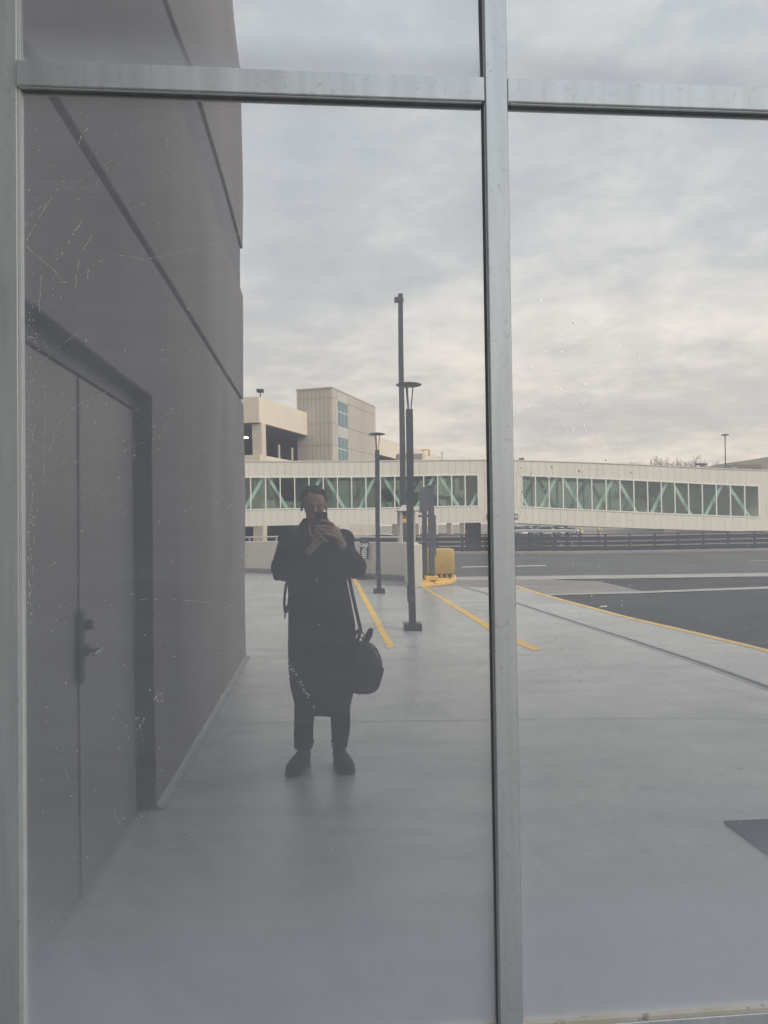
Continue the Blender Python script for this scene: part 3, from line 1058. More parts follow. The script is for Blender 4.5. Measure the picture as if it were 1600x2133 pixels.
# ================================================================== far railing
fl, fr = P(700, 1150, 42.3), P(1900, 1150, 37.6)
fdir = Vector((fr.x - fl.x, fr.y - fl.y, 0))
flen = fdir.length
fdir.normalize()
fn = Vector((-fdir.y, fdir.x, 0))
if fn.y < 0:
    fn = -fn
fp0 = Vector((fl.x, fl.y, 0))


def fpt(s, o, z):
    p = fp0 + fdir * s + fn * o
    return Vector((p.x, p.y, z))


kb = MB().hexa([fpt(0, 0.25, -0.08), fpt(flen, 0.25, -0.08), fpt(flen, -0.3, -0.08), fpt(0, -0.3, -0.08),
                fpt(0, 0.25, 0.07), fpt(flen, 0.25, 0.07), fpt(flen, -0.3, 0.07), fpt(0, -0.3, 0.07)]).build('kerb', mat('pinkish_kerb', (0.33, 0.29, 0.26), 0.85, 0, 0.15, 2), None, 0.02)
struct(kb)
fm = mat('charcoal_rail_paint', (0.030, 0.033, 0.040), 0.5, 0.1, 0.15, 3)
fence = thing('roadside_railing', 'long charcoal steel railing with thick guard rails along far road edge', 'fence', fpt(flen / 2, 0, 0.07))
for z, h, wd, o in ((0.96, 0.05, 0.06, 0), (0.73, 0.21, 0.06, 0.07), (0.475, 0.17, 0.06, 0.07), (0.235, 0.18, 0.06, 0.07), (0.12, 0.04, 0.05, 0)):
    MB().bar(fpt(0, o, z), fpt(flen, o, z), wd, h).build('rail', fm, fence)
k = 0
s = 0.4
while s < flen:
    MB().bar(fpt(s, 0.0, 0.0705), fpt(s, 0.0, 0.985), 0.09, 0.08, up=(1, 0, 0)).build('post', fm, fence)
    s += 1.32
mb = MB()
s = 0.05
while s < flen:
    mb.bar(fpt(s, -0.05, 0.09), fpt(s, -0.05, 0.94), 0.03, 0.03, up=(1, 0, 0))
    s += 0.115
stuff(mb.build('pickets', fm, fence))

# ================================================================== pedestrian bridge
BD = 53.0
clad = mat('bridge_cladding', (0.735, 0.685, 0.60), 0.55, 0.05, 0.03, 0.6)
clad2 = mat('bridge_cladding_b', (0.71, 0.66, 0.577), 0.55, 0.05, 0.03, 0.6)
trimm = mat('pale_window_trim', (0.82, 0.79, 0.73), 0.5, 0, 0.04, 2)
green = mat('mint_truss_paint', (0.68, 0.80, 0.725), 0.6, 0, 0.05, 1)
bglass = tinted_glass('green_bridge_glass', (0.85, 0.91, 0.88), 0.045)
bglass2 = tinted_glass('green_back_glass', (0.47, 0.53, 0.505), 0.03)
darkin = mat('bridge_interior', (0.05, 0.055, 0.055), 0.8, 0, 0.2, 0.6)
bridge = thing('pedestrian_bridge', 'long beige panelled enclosed footbridge with green glass and mint truss diagonals', 'bridge', P(1040, 1100, BD))
LV = dict(top=961, wt=992.5, wb=1060, bot=1095)


def bz(px, key):
    """height of a line of the bridge above photo column px: level on the left, ramping down on the right"""
    zl = P(760, LV[key], BD).z
    if px <= 1052:
        return zl
    a = {'top': 958.5, 'wt': 991.5, 'wb': 1059, 'bot': 1091}[key]
    b = {'top': 981.5, 'wt': 1014.5, 'wb': 1081, 'bot': 1110.5}[key]
    za, zb_ = P(1090, a, BD).z, P(1579, b, BD).z
    x0 = 1052
    f_ = (px - x0) / (1579 - x0)
    return zl + (zb_ - zl) * f_


def bxx(px):
    return P(px, 1030, BD).x


def slab(name, pa, pb, ka, kb_, d0, d1, m, da=0.0, db=0.0):
    """piece between photo columns pa..pb, between bridge lines ka (low) and kb_ (high), depth d0..d1 behind the front"""
    ya, yb = D - BD - d0, D - BD - d1
    xa, xb = bxx(pa), bxx(pb)
    za0, zb0 = bz(pa, ka) + da, bz(pb, ka) + da
    za1, zb1 = bz(pa, kb_) + db, bz(pb, kb_) + db
    return MB().hexa([(xa, ya, za0), (xb, ya, zb0), (xb, yb, zb0), (xa, yb, za0),
                      (xa, ya, za1), (xb, ya, zb1), (xb, yb, zb1), (xa, yb, za1)]).build(name, m, bridge)


lm = [429 + 30.6 * k for k in range(18)]
lm = [521.5 - 30.6 * 3, 521.5 - 30.6 * 2, 521.5 - 30.6, 521.5, 552, 582.5, 613, 643.5, 673.5, 703.5, 733.5, 763.5, 793.5, 823, 852, 881.5, 910, 938.5, 966.5, 994]
rm = [1090 + (1579.5 - 1090) * k / 17 for k in range(18)]
seam = 0.2
for rows in (('wt', 'top', 0.0, 0.0), ('bot', 'wb', 0.0, 0.0)):
    px = 429.0
    k = 0
    while px < 1700:
        nx_ = min(px + 14.8, 1700)
        if px < 1052 < nx_:
            nx_ = 1052
        slab('cladding_panel', px + seam, nx_ - seam, rows[0], rows[1], 0.0, 0.12, clad if (k * 7 + k // 3) % 5 else clad2, rows[2], rows[3])
        px = nx_
        k += 1
    for a, b in ((429, 1052), (1052, 1700)):
        slab('backing', a, b, rows[0], rows[1], 0.125, 0.16, mat('seam_shadow', (0.40, 0.36, 0.315), 0.9))
for a, b in ((994, 1052), (1052, 1090), (1579.5, 1640), (1640, 1700)):
    n = max(1, round((b - a) / 14.8))
    for k in range(n):
        slab('cladding_panel', a + (b - a) * k / n + (seam if k or a in (1052, 1640) else 1.4), a + (b - a) * (k + 1) / n - seam, 'wb', 'wt', 0.0, 0.12, clad, 0.004, -0.004)
    slab('backing', a, b, 'wb', 'wt', 0.125, 0.16, MATS['seam_shadow'])
slab('cap_flashing', 429, 1052, 'top', 'top', -0.05, 0.5, clad2, 0.002, 0.07)
slab('cap_flashing', 1052, 1700, 'top', 'top', -0.05, 0.5, clad2, 0.002, 0.07)
for ms in (lm, rm):
    for i, px in enumerate(ms):
        slab('mullion', px - 1.1, px + 1.1, 'wb', 'wt', -0.03, 0.1, trimm, 0.05, -0.05)
        if i < len(ms) - 1:
            slab('window_pane', px + 1.15, ms[i + 1] - 1.15, 'wb', 'wt', 0.03, 0.045, bglass, 0.05, -0.05)
    segs = [(ms[0], ms[-1])]
    for a, b in segs:
        slab('window_rail', a - 1.1, b + 1.1, 'wt', 'wt', -0.035, 0.1, trimm, -0.048, 0.03)
        slab('window_rail', a - 1.1, b + 1.1, 'wb', 'wb', -0.035, 0.1, trimm, -0.03, 0.048)
for a, b in ((429, 1052), (1052, 1700)):
    slab('roof', a, b, 'top', 'top', 0.165, 4.6, clad2, -0.25, -0.02)
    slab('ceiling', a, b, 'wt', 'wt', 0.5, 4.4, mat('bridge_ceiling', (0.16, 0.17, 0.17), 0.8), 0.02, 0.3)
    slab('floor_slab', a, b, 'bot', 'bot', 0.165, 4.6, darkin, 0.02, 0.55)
    slab('back_wall', a, b, 'bot', 'wb', 4.61, 4.7, clad2)
    slab('back_wall', a, b, 'wt', 'top', 4.61, 4.7, clad2)
for ms in (lm, rm):
    slab('back_pane', ms[0], ms[-1], 'wb', 'wt', 4.64, 4.66, bglass2, 0.002, -0.002)
    for px in ms[::2]:
        slab('back_mullion', px - 1.6, px + 1.6, 'wb', 'wt', 4.5, 4.6, green, 0.002, -0.002)
for a, b in ((994.2, 1052), (1052, 1089.8), (1579.7, 1700)):
    slab('back_wall', a, b, 'wb', 'wt', 4.61, 4.7, clad2, 0.001, -0.001)
# truss diagonals: (foot column, head column)
dg = [(512 - 92 + 10, 460), (477, 433 + 2), (508, 547.5), (597, 557.5), (632, 669), (718, 679.5), (750, 783), (839, 800), (868, 905), (953, 914), (979, 994 + 20)]
dgr = [(1103, 1068), (1131, 1165.5), (1216, 1177), (1244, 1280), (1328, 1289), (1359, 1393.5), (1443, 1404), (1473, 1509), (1564, 1520)]


def clip_line(a, b, lo, hi):
    return lo <= a <= hi and lo <= b <= hi


for lst, lo, hi in ((dg, 429, 993), (dgr, 1091, 1578)):
    for a, b in lst:
        ta, tb = 0.0, 1.0
        if b > hi:
            tb = (hi - a) / (b - a)
        if b < lo:
            tb = (lo - a) / (b - a)
        for dep, shift in ((0.28, 0), (4.1, -17)):
            aa = a + shift
            bb = a + (b - a) * tb + shift
            if not (lo <= aa <= hi and lo <= bb <= hi):
                continue
            p = Vector((bxx(aa), D - BD - dep, bz(aa, 'wb') + 0.0))
            zt_ = bz(bb, 'wb') + (bz(bb, 'wt') - bz(bb, 'wb')) * tb
            q = Vector((bxx(bb), D - BD - dep, zt_))
            MB().bar(p, q, 0.22, 0.17, up=(0, 1, 0)).build('truss_diagonal', green, bridge)
# dark direction sign on the lower cladding (its middle is hidden by the facade bar)
sx0, sx1 = bxx(1012), bxx(1079)
sz0, sz1 = P(1040, 1084.5, BD).z, P(1040, 1073.5, BD).z
ds = thing('direction_sign', 'small dark sign with white arrow fixed to lower bridge cladding', 'sign', (0.5 * (sx0 + sx1), D - BD + 0.04, sz0))
ys = D - BD
bx('panel', (sx0, ys + 0.003, sz0), (sx1, ys + 0.05, sz1), blackp, ds)
cz = 0.5 * (sz0 + sz1)
MB().prism([(0, 0), (1, 0), (1, 1)], 0, 1)
MB().add([(sx0 + 0.05, ys + 0.055, cz), (sx0 + 0.24, ys + 0.055, cz + 0.12), (sx0 + 0.24, ys + 0.055, cz - 0.12),
          (sx0 + 0.24, ys + 0.055, cz + 0.05), (sx0 + 0.5, ys + 0.055, cz + 0.05), (sx0 + 0.5, ys + 0.055, cz - 0.05), (sx0 + 0.24, ys + 0.055, cz - 0.05)],
         [(0, 2, 1), (3, 6, 5, 4)]).build('arrow', lettering, ds)
MB().box((sx1 - 0.34, ys + 0.0505, cz - 0.10), (sx1 - 0.05, ys + 0.056, cz + 0.10)).build('pictogram_box', lettering, ds)
MB().box((sx1 - 0.29, ys + 0.0565, cz - 0.055), (sx1 - 0.10, ys + 0.060, cz + 0.055)).build('pictogram_mark', mat('sign_grey', (0.25, 0.25, 0.26), 0.6), ds)
# piers under the bridge
pm_ = mat('dark_pier', (0.12, 0.115, 0.11), 0.8)
for px in (640, 995):
    x = bxx(px)
    bx('pier', (x - 0.5, D - BD - 2.9, -2.4), (x + 0.5, D - BD - 1.8, bz(px, 'bot') - 0.001 + 0.0), pm_, bridge, 0.03)

# ================================================================== parking garage with stair tower behind the bridge
cream = mat('cream_garage_concrete', (0.72, 0.63, 0.50), 0.85, 0, 0.05, 0.3, 0.1, 20)
cream2 = mat('cream_column', (0.60, 0.52, 0.42), 0.85, 0, 0.06, 0.5)
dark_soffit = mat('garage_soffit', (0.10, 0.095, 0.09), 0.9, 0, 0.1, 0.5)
GA = P(543, 1100, 64)
tv = Vector((0.40, -0.917, 0)).normalized()                 # along the facade, away from the mirror
nv = Vector((-0.917, -0.40, 0)).normalized()                # inwards


def gp(u, v, z):
    p = Vector((GA.x, GA.y, 0)) + tv * u + nv * v
    return (p.x, p.y, z)


def gbox(name, u0, u1, v0, v1, z0, z1, m, parent, bevel=0.0):
    return MB().hexa([gp(u0, v0, z0), gp(u1, v0, z0), gp(u1, v1, z0), gp(u0, v1, z0),
                      gp(u0, v0, z1), gp(u1, v0, z1), gp(u1, v1, z1), gp(u0, v1, z1)]).build(name, m, parent, bevel)


def zof(py, px=543, dep=64):
    return P(px, py, dep).z


garage = thing('parking_garage', 'cream concrete multi storey parking garage with open decks behind the footbridge', 'building', (GA.x, GA.y, -2.3))
TU0, TU1 = 9.75, 22.4
ztop, zlow = zof(828), zof(881)
UL, VL = 80.0, 32.0
for k, (za, zb_) in enumerate(((zlow, ztop), (zof(985), zof(948)), (2.0, 3.9))):
    for (u0, u1) in ((0.0, TU0 - 0.02), (TU1 + 0.02, UL)):
        n = max(1, round((u1 - u0) / 9.6))
        for j in range(n):
            gbox('spandrel_panel', u0 + (u1 - u0) * j / n + 0.015, u0 + (u1 - u0) * (j + 1) / n - 0.015, 0, 0.3, za, zb_, cream, garage)
    n = 4
    for j in range(n):
        gbox('spandrel_panel', 0, 0.3, 0.315 + (VL - 0.3) * j / n, 0.285 + (VL - 0.3) * (j + 1) / n, za + 0.003, zb_ - 0.003, cream, garage)
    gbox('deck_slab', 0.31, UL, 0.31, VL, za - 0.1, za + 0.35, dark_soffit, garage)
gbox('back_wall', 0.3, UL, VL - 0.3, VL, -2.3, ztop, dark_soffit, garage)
for k in range(9):
    u = 0.0 if k == 0 else 9.6 * k
    if TU0 - 1 < u < TU1 + 1:
        continue
    gbox('column', u + 0.35, u + 1.1, 0.05 if k else -0.02, 0.9, -2.3, zlow + 0.02, cream2, garage, 0.03)
for k in range(1, 4):
    gbox('column', 0.05, 0.9, 9.0 * k, 9.0 * k + 0.8, -2.3, zlow + 0.02, cream2, garage, 0.03)
for u in (4, 14, 24, 40):
    for v in (9, 18):
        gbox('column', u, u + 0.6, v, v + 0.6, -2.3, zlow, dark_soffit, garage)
glow = mat('lit_ceiling_lamp', (0.9, 0.9, 0.85), 0.5, emit=((1.0, 0.96, 0.88), 5.0))
for (u, v, z) in ((1.5, 6.0, zlow - 0.25), (7.5, 5.5, zlow - 0.25), (5.0, 8.0, zof(945) - 4.0), (9.0, 3.0, 1.75), (10.5, 3.0, 1.75)):
    gbox('ceiling_lamp', u, u + 0.5, v, v + 0.5, z, z + 0.1, glow, garage)
# slim posts at the deck edge
for u in (4.2, 6.9):
    gbox('edge_post', u, u + 0.16, 0.32, 0.46, zof(948), zof(948) + 1.3, cream2, garage)

tower = thing('stair_tower', 'ribbed grey beige concrete stair tower with tall blue windows beside garage', 'building', gp(TU0, -2.6, -2.3))
ribm = mat('ribbed_concrete', (0.52, 0.465, 0.40), 0.9, 0, 0.10, 0.5, stretch=(1, 1, 0.12))
ribd = mat('ribbed_concrete_gap_shade', (0.36, 0.32, 0.275), 0.9, 0, 0.10, 0.5, stretch=(1, 1, 0.12))  # darkened copy for the core: shade painted into the gaps between boards
TZ = P(692, 808, 71.5).z
TV = -2.6
TVE = 1.15
gbox('core', TU0 + 0.06, TU1 - 0.06, TV + 0.06, TVE, -2.3, TZ - 0.02, ribd, tower)
# ribbed cladding as tiers of vertical boards
tz = [-2.3, 2.2, zof(925, 692, 71.5), zof(880, 692, 71.5), zof(828, 692, 71.5), TZ]


def tower_u(px):
    """station along the tower's long face seen at a photo column"""
    v = ray(px, 900)
    o = Vector((0, D * 2 - D, 0))
    # mirrored ray: start at (0, D + (D)) reflected => real ray from the mirrored lens
    c = Vector((0, D, 0))
    d = Vector((v.x, -v.y, 0))
    p0 = Vector(gp(0, TV, 0))
    # solve c + d t = p0 + tv u
    det = d.x * (-tv.y) - (-tv.x) * d.y
    rx, ry = p0.x - c.x, p0.y - c.y
    u = (d.x * ry - d.y * rx) / det
    return u


wu0, wu1 = tower_u(704), tower_u(726.5)
wz = [(P(704, 888, 73).z, P(704, 833, 73).z), (P(704, 968, 73).z, P(704, 907, 73).z)]
nb = 30
mbr = []
for t0, t1 in zip(tz[:-1], tz[1:]):
    u = TU0
    while u < TU1 - 0.05:
        u2 = min(u + 0.43, TU1)
        if not (u2 > wu0 and u < wu1):
            gbox('cladding_board', u + 0.035, u2 - 0.035, TV, TV + 0.055, t0 + 0.02, t1 - 0.02, ribm, tower)
        u = u2
    v = TV
    while v < TVE - 0.1:
        v2 = min(v + 0.43, TVE)
        gbox('cladding_board', TU0 + 0.025, TU0 + 0.055, v + 0.02 + (0.04 if v == TV else 0), v2 - 0.02, t0 + 0.02, t1 - 0.02, ribm, tower)
        v = v2
zz = [tz[0]]
for a, b in wz[::-1]:
    zz += [a, b]
zz.append(TZ - 0.02)
for a, b in zip(zz[0::2], zz[1::2]):
    gbox('infill_panel', wu0 + 0.02, wu1 - 0.02, TV + 0.01, TV + 0.056, a + 0.01, b - 0.01, mat('smooth_infill', (0.52, 0.49, 0.45), 0.8), tower)
bluegl = mat('blue_tower_glass', (0.075, 0.15, 0.175), 0.12, 0, 0.1, 0.3, spec=0.8)
for (a, b) in wz:
    wnd = gbox('window', wu0 + 0.03, wu1 - 0.03, TV + 0.03, TV + 0.055, a, b, trimm, tower)
    for j in range(3):
        ua = wu0 + 0.08 + (wu1 - wu0 - 0.16) * j / 3
        ub = wu0 + 0.08 + (wu1 - wu0 - 0.16) * (j + 1) / 3
        for (c0, c1) in ((a + 0.06, a + (b - a) * 0.56), (a + (b - a) * 0.56 + 0.08, b - 0.06)):
            gbox('pane', ua + 0.05, ub - 0.05, TV + 0.012, TV + 0.0285, c0, c1, bluegl, wnd)
gbox('parapet_cap', TU0 - 0.04, TU1 + 0.04, TV - 0.04, TVE + 0.04, TZ - 0.015, TZ + 0.12, ribm, tower)
gbox('service_riser', TU1 + 0.02, TU1 + 0.8, TV + 0.4, 2.0, -2.3, TZ - 1.6, cream2, tower)

# louvred box and pipe on the far garage
lb = P(828, 950, 92)
bx('plant_box', (P(828, 950, 92).x, lb.y - 2, P(850, 962, 92).z - 1), (P(878, 950, 92).x, lb.y, P(850, 945, 92).z), mat('grey_box', (0.27, 0.25, 0.225), 0.8), garage)
yp = thing('roof_pipe', 'small bent yellow pipe on the garage roof edge', 'pipe', P(890, 950, 110))
MB().tube([P(874, 938, 110), P(890.5, 937, 110), P(892, 940, 110), P(892, 948, 110)], 0.13, 8).build('pipe', mat('yellow_pipe', (0.6, 0.38, 0.06), 0.5), yp)


# ================================================================== far light poles
def far_pole(px, ytop, ybase, dep, wpx, label, arm=1.0):
    a, b = P(px, ybase, dep), P(px, ytop, dep)
    t = thing('light_pole', label, 'lamp', a)
    MB().tube([a - Vector((0, 0, 3)), b], max(0.05, wpx * dep / F / 2), 8, ends=False).build('shaft', lampm, t)
    w_ = 5.5 * arm * dep / F
    bx('lamp_head', (b.x - w_, b.y - 0.4, b.z - 0.1), (b.x + w_, b.y + 0.4, b.z + 0.12), lampm, t, 0.03)
    return t


far_pole(1511.5, 906, 965, 128, 2.2, 'tall thin twin headed light pole on the brown bank behind bridge')
far_pole(543.5, 816.5, 829, 66, 2.0, 'short light with flat head on the garage roof corner', 1.3)
far_pole(1462, 968.5, 976, 95, 1.6, 'low flat dark lamp head showing just above the ramped bridge roof', 2.0)
far_pole(1088, 957, 963, 90, 1.2, 'tiny lamp head above the level bridge roof beside the facade bar', 0.8)
far_pole(918, 944, 960, 118, 0.7, 'thin mast standing on the far garage roof', 0.12)

# ================================================================== bank, low building, bare trees
mb = MB()
hp = [(1380, 992, 0), (1440, 985, 0), (1485, 970, 0), (1520, 963.5, 0), (1560, 958, 0), (1600, 952.5, 0), (1680, 944, 0), (1800, 938, 0), (2000, 934, 0)]
rows = []
for dep, s in ((112, 0.0), (124, 0.75), (130, 1.0), (150, 1.02), (260, 0.6)):
    row = []
    for px, py, _ in hp:
        p = P(px, py, 130)
        row.append(((p.x) * dep / 130, D - dep, -0.3 + (p.z + 0.3) * s + random.uniform(-0.1, 0.1)))
    rows.append(row)
n = len(hp)
mb.add([p for r in rows for p in r], [(j * n + i, j * n + i + 1, (j + 1) * n + i + 1, (j + 1) * n + i) for j in range(len(rows) - 1) for i in range(n - 1)], True)
struct(mb.build('hill', mat('dry_grass_bank', (0.20, 0.18, 0.14), 0.95, 0, 0.15, 0.3, 0.5, 3)))
lowb = thing('low_brick_building', 'low brown flat roofed building on the bank above the bridge ramp', 'building', P(1550, 985, 108))
brown = mat('brown_wall', (0.20, 0.155, 0.125), 0.85)
a, b = P(1536, 968.5, 108), P(1556, 990, 108)
bx('wall', (a.x, a.y - 3, b.z - 6), (P(1585, 969, 108).x, a.y, a.z), brown, lowb)
bx('annex', (P(1524, 972, 107).x, D - 107 - 2, b.z - 6), (P(1535.5, 972, 107).x, D - 107, P(1530, 971.5, 107).z), mat('pale_annex', (0.32, 0.29, 0.25), 0.85), lowb)
for px in (1522, 1546, 1576, 1583):
    p = P(px, 966 if px < 1530 else 962, 108.5)
    MB().tube([p - Vector((0, 0, 3)), p], 0.035, 6, ends=False).build('roof_post', mat('thin_post_grey', (0.3, 0.29, 0.27), 0.6), lowb)

bark = mat('bare_twig_bark', (0.13, 0.11, 0.095), 0.9, 0, 0.2, 3)


def bare_tree(px, ytop, dep, label, seed):
    rnd = random.Random(seed)
    b = P(px, 1100, dep)
    base = Vector((b.x, b.y, -0.3))
    h = P(px, ytop, dep).z + 0.3
    t = thing('bare_tree', label, 'tree', base, 'leafless trees behind the bridge ramp')
    trunk, crown = MB(), MB()
    tips = []

    def grow(p, d, ln, r, lvl):
        steps = 3
        pts = [p]
        q = p
        for s in range(steps):
            d = (d + Vector((rnd.uniform(-.16, .16), rnd.uniform(-.16, .16), rnd.uniform(-.06, .06)))).normalized()
            q = q + d * ln / steps
            pts.append(q)
        (trunk if lvl == 0 else crown).tube(pts, [r * (1 - 0.22 * i) for i in range(steps + 1)], 5 if lvl < 2 else 3, ends=False)
        if lvl >= 6:
            return
        for k in range(3 if lvl else 6):
            a = rnd.uniform(0, 2 * math.pi)
            tilt = rnd.uniform(0.3, 0.85)
            sd_ = d.orthogonal().normalized()
            sd_ = (sd_ * math.cos(a) + d.cross(sd_) * math.sin(a))
            nd = (d * math.cos(tilt) + sd_ * math.sin(tilt) + Vector((0, 0, 0.04))).normalized()
            at = pts[-1] if k == 0 else pts[rnd.choice((1, 2, 3)) if lvl else rnd.choice((2, 3))]
            grow(at, nd, ln * rnd.uniform(0.62, 0.8), r * 0.62, lvl + 1)
    grow(base, Vector((0, 0, 1)), h * 0.30, 0.42, 0)
    # scale so that the top twig reaches the height read from the photograph
    zmax = max(v[2] for v in crown.v)
    k = (h + 0.6) / (zmax - base.z)
    for m_ in (trunk, crown):
        m_.v = [(base.x + (v[0] - base.x) * k, base.y + (v[1] - base.y) * k, base.z + (v[2] - base.z) * k) for v in m_.v]
    trunk.build('trunk', bark, t)
    crown.build('crown', bark, t)


for k, (px, yt, dp, lb_) in enumerate(((1357, 958, 165, 'small leafless tree with thin crown farthest from the light pole'), (1383, 957, 150, 'leafless tree with rounded twiggy crown above the bridge roof'),
                                   (1412, 959, 158, 'leafless tree with sparse upright twigs behind bridge roof'), (1437, 953.5, 150, 'tallest leafless tree with dense twigs behind the bridge roof'),
                                   (1466, 955.5, 152, 'wide leafless tree beside the flat dark lamp head'), (1492, 961, 156, 'low leafless tree at the foot of the brown bank'))):
    bare_tree(px, yt, dp, lb_, 11 + k)

# ================================================================== shelter and cars beyond the railing
sh = thing('shelter_roof', 'long low white roofed shelter standing beyond the roadside railing', 'shelter', P(1140, 1110, 47.5))
sxa, sxb = P(1068, 1105, 47.5).x, P(1200, 1105, 47.5).x
zt_, zb_ = P(1140, 1105, 47.5).z, P(1140, 1110.5, 47.5).z
ysd = D - 47.5
MB().hexa([(sxa, ysd, zb_), (sxb, ysd, zb_), (sxb, ysd - 2.5, zb_), (sxa, ysd - 2.5, zb_),
           (sxa, ysd + 0.1, zt_), (sxb + 0.25, ysd + 0.1, zt_), (sxb + 0.25, ysd - 2.6, zt_), (sxa, ysd - 2.6, zt_)]).build('roof', mat('shelter_white', (0.72, 0.71, 0.68), 0.5, 0, 0.04, 1), sh, 0.02)
bx('back_panel', (sxa + 0.2, ysd - 2.0, -2.3), (sxb - 0.6, ysd - 1.95, zb_ - 0.16), mat('shelter_panel', (0.5, 0.49, 0.47), 0.6), sh)
for k in range(5):
    xk = sxa + 0.3 + (sxb - sxa - 0.8) * k / 4
    bx('post', (xk, ysd - 0.3, -2.3), (xk + 0.12, ysd - 0.18, zb_ - 0.001), lampm, sh)

car_glass = mat('car_glass', (0.025, 0.03, 0.035), 0.08, spec=0.8)
tyre_m = mat('tyre', (0.02, 0.02, 0.02), 0.9)
rim_m = mat('rim', (0.4, 0.4, 0.42), 0.35, 0.8)
light_m = mat('headlight', (0.7, 0.7, 0.68), 0.2)
tail_m = mat('tail_light', (0.35, 0.02, 0.02), 0.3)


def make_car(loc, heading, paint, label):
    """saloon 4.5 m long; built along local x, then turned"""
    R = Matrix.Translation(loc) @ Matrix.Rotation(heading, 4, 'Z')
    t = thing('parked_car', label, 'car', loc, 'cars seen beyond the railing and in the garage')

    def tr(mb):
        mb.v = [tuple(R @ Vector(v)) for v in mb.v]
        return mb
    prof = [(-2.22, .30, .62), (-2.25, .45, .80), (-2.15, .30, .92), (-1.5, .2, .97), (-0.6, .18, .98), (0.6, .18, .96), (1.3, .2, .90), (2.0, .24, .80), (2.22, .34, .68), (2.28, .42, .56)]
    rings = []
    for x_, z0_, z1_ in prof:
        wd = 0.88 - 0.16 * max(0, abs(x_) / 2.28 - 0.6) / 0.4
        zm = (z0_ + z1_) / 2
        rings.append([(x_, -wd * .93, z0_), (x_, wd * .93, z0_), (x_, wd, zm), (x_, wd * .97, z1_ - .06), (x_, wd * .86, z1_), (x_, -wd * .86, z1_), (x_, -wd * .97, z1_ - .06), (x_, -wd, zm)])
    body = tr(MB().loft(rings, True)).build('body', paint, t, sub=1)
    gh = [(-1.75, .93, .95), (-1.05, .93, 1.36), (-.35, .93, 1.46), (.35, .93, 1.42), (1.15, .9, .96)]
    rings = []
    for x_, z0_, z1_ in gh:
        a = 0.78 - 0.16 * (z1_ - .93) / .5
        rings.append([(x_, -.80, z0_), (x_, .80, z0_), (x_, a + .02, z1_ - .04), (x_, a - .06, z1_), (x_, -a + .06, z1_), (x_, -a - .02, z1_ - .04)])
    tr(MB().loft(rings, True)).build('windows', car_glass, t)
    rings = []
    for x_, z1_ in ((-1.08, 1.365), (-.7, 1.44), (-.3, 1.475), (.1, 1.465), (.45, 1.41)):
        rings.append([(x_, -.56, z1_ - .02), (x_, .56, z1_ - .02), (x_, .54, z1_ + .012), (x_, -.54, z1_ + .012)])
    tr(MB().loft(rings, True)).build('roof', paint, t)
    for x_ in (-1.36, 1.38):
        for y_ in (-.80, .80):
            s_ = 1 if y_ > 0 else -1
            mb = MB()
            for r_, h_, nm, mm in ((.32, .2, 'wheel', tyre_m),):
                ring0 = [(x_ + r_ * math.cos(2 * math.pi * k / 16), y_ - s_ * .1, .32 + r_ * math.sin(2 * math.pi * k / 16)) for k in range(16)]
                ring1 = [(p[0], y_ + s_ * .09, p[2]) for p in ring0]
                wh = tr(MB().loft([ring0, ring1], False)).build('wheel', tyre_m, t)
            ring0 = [(x_ + .2 * math.cos(2 * math.pi * k / 12), y_ + s_ * .091, .32 + .2 * math.sin(2 * math.pi * k / 12)) for k in range(12)]
            ring1 = [(p[0], y_ + s_ * .10, p[2]) for p in ring0]
            tr(MB().loft([ring0, ring1], False)).build('rim', rim_m, wh)
    for y_ in (-.6, .6):
        tr(MB().box((2.16, y_ - .14, .60), (2.265, y_ + .14, .70))).build('headlight', light_m, t)
        tr(MB().box((-2.262, y_ - .14, .68), (-2.16, y_ + .14, .80))).build('tail_light', tail_m, t)
    return t


wp = mat('white_car_paint', (0.72, 0.72, 0.72), 0.25, 0, 0.02, 2, coat=0.5)
sp_ = mat('silver_car_paint', (0.42, 0.43, 0.44), 0.3, 0.4, 0.02, 2, coat=0.5)
dp_ = mat('dark_car_paint', (0.04, 0.042, 0.05), 0.25, 0, 0.02, 2, coat=0.5)
rp_ = mat('red_car_paint', (0.22, 0.05, 0.045), 0.3, 0, 0.02, 2, coat=0.5)


def ground_z(dep):
    for (d0, h0), (d1, h1) in zip(list(zip(deps, hts))[:-1], list(zip(deps, hts))[1:]):
        if d0 <= dep <= d1:
            return h0 + (h1 - h0) * (dep - d0) / (d1 - d0)
    return 0


def car_at(px, dep, heading, paint, label, z=None):
    p = P(px, 1100, dep)
    make_car((p.x, p.y, ground_z(dep) if z is None else z), heading, paint, label)


car_at(806, 46.0, 0.1, wp, 'white car between the handrail and the garage, just below the footbridge', -0.45)
car_at(1144, 104, 0.15, wp, 'white car parked in the far lot under the bridge ramp')
car_at(1167, 107, 0.0, sp_, 'silver car parked in the far lot beside the white one')
car_at(1101, 106, 0.05, rp_, 'dull red car parked in the far lot near the bridge pier')
car_at(1083, 103, 1.4, sp_, 'silver car parked nose on in the far lot near the bridge pier')
car_at(1124, 110, 1.5, dp_, 'dark car parked nose on in the far lot between red and white cars')
car_at(1184, 112, 0.0, wp, 'white car parked last in the far lot row beside yellow bollards')
p = gp(3.2, 4.2, 0)
make_car((p[0], p[1], 2.36), math.radians(20), sp_, 'silver car on the middle garage deck seen through the bridge glass')
p = gp(8.0, 7.0, 0)
make_car((p[0], p[1], 2.36), math.radians(200), wp, 'white car deeper on the middle garage deck seen through the bridge glass')
ybm = mat('yellow_marker', (0.6, 0.42, 0.08), 0.6)
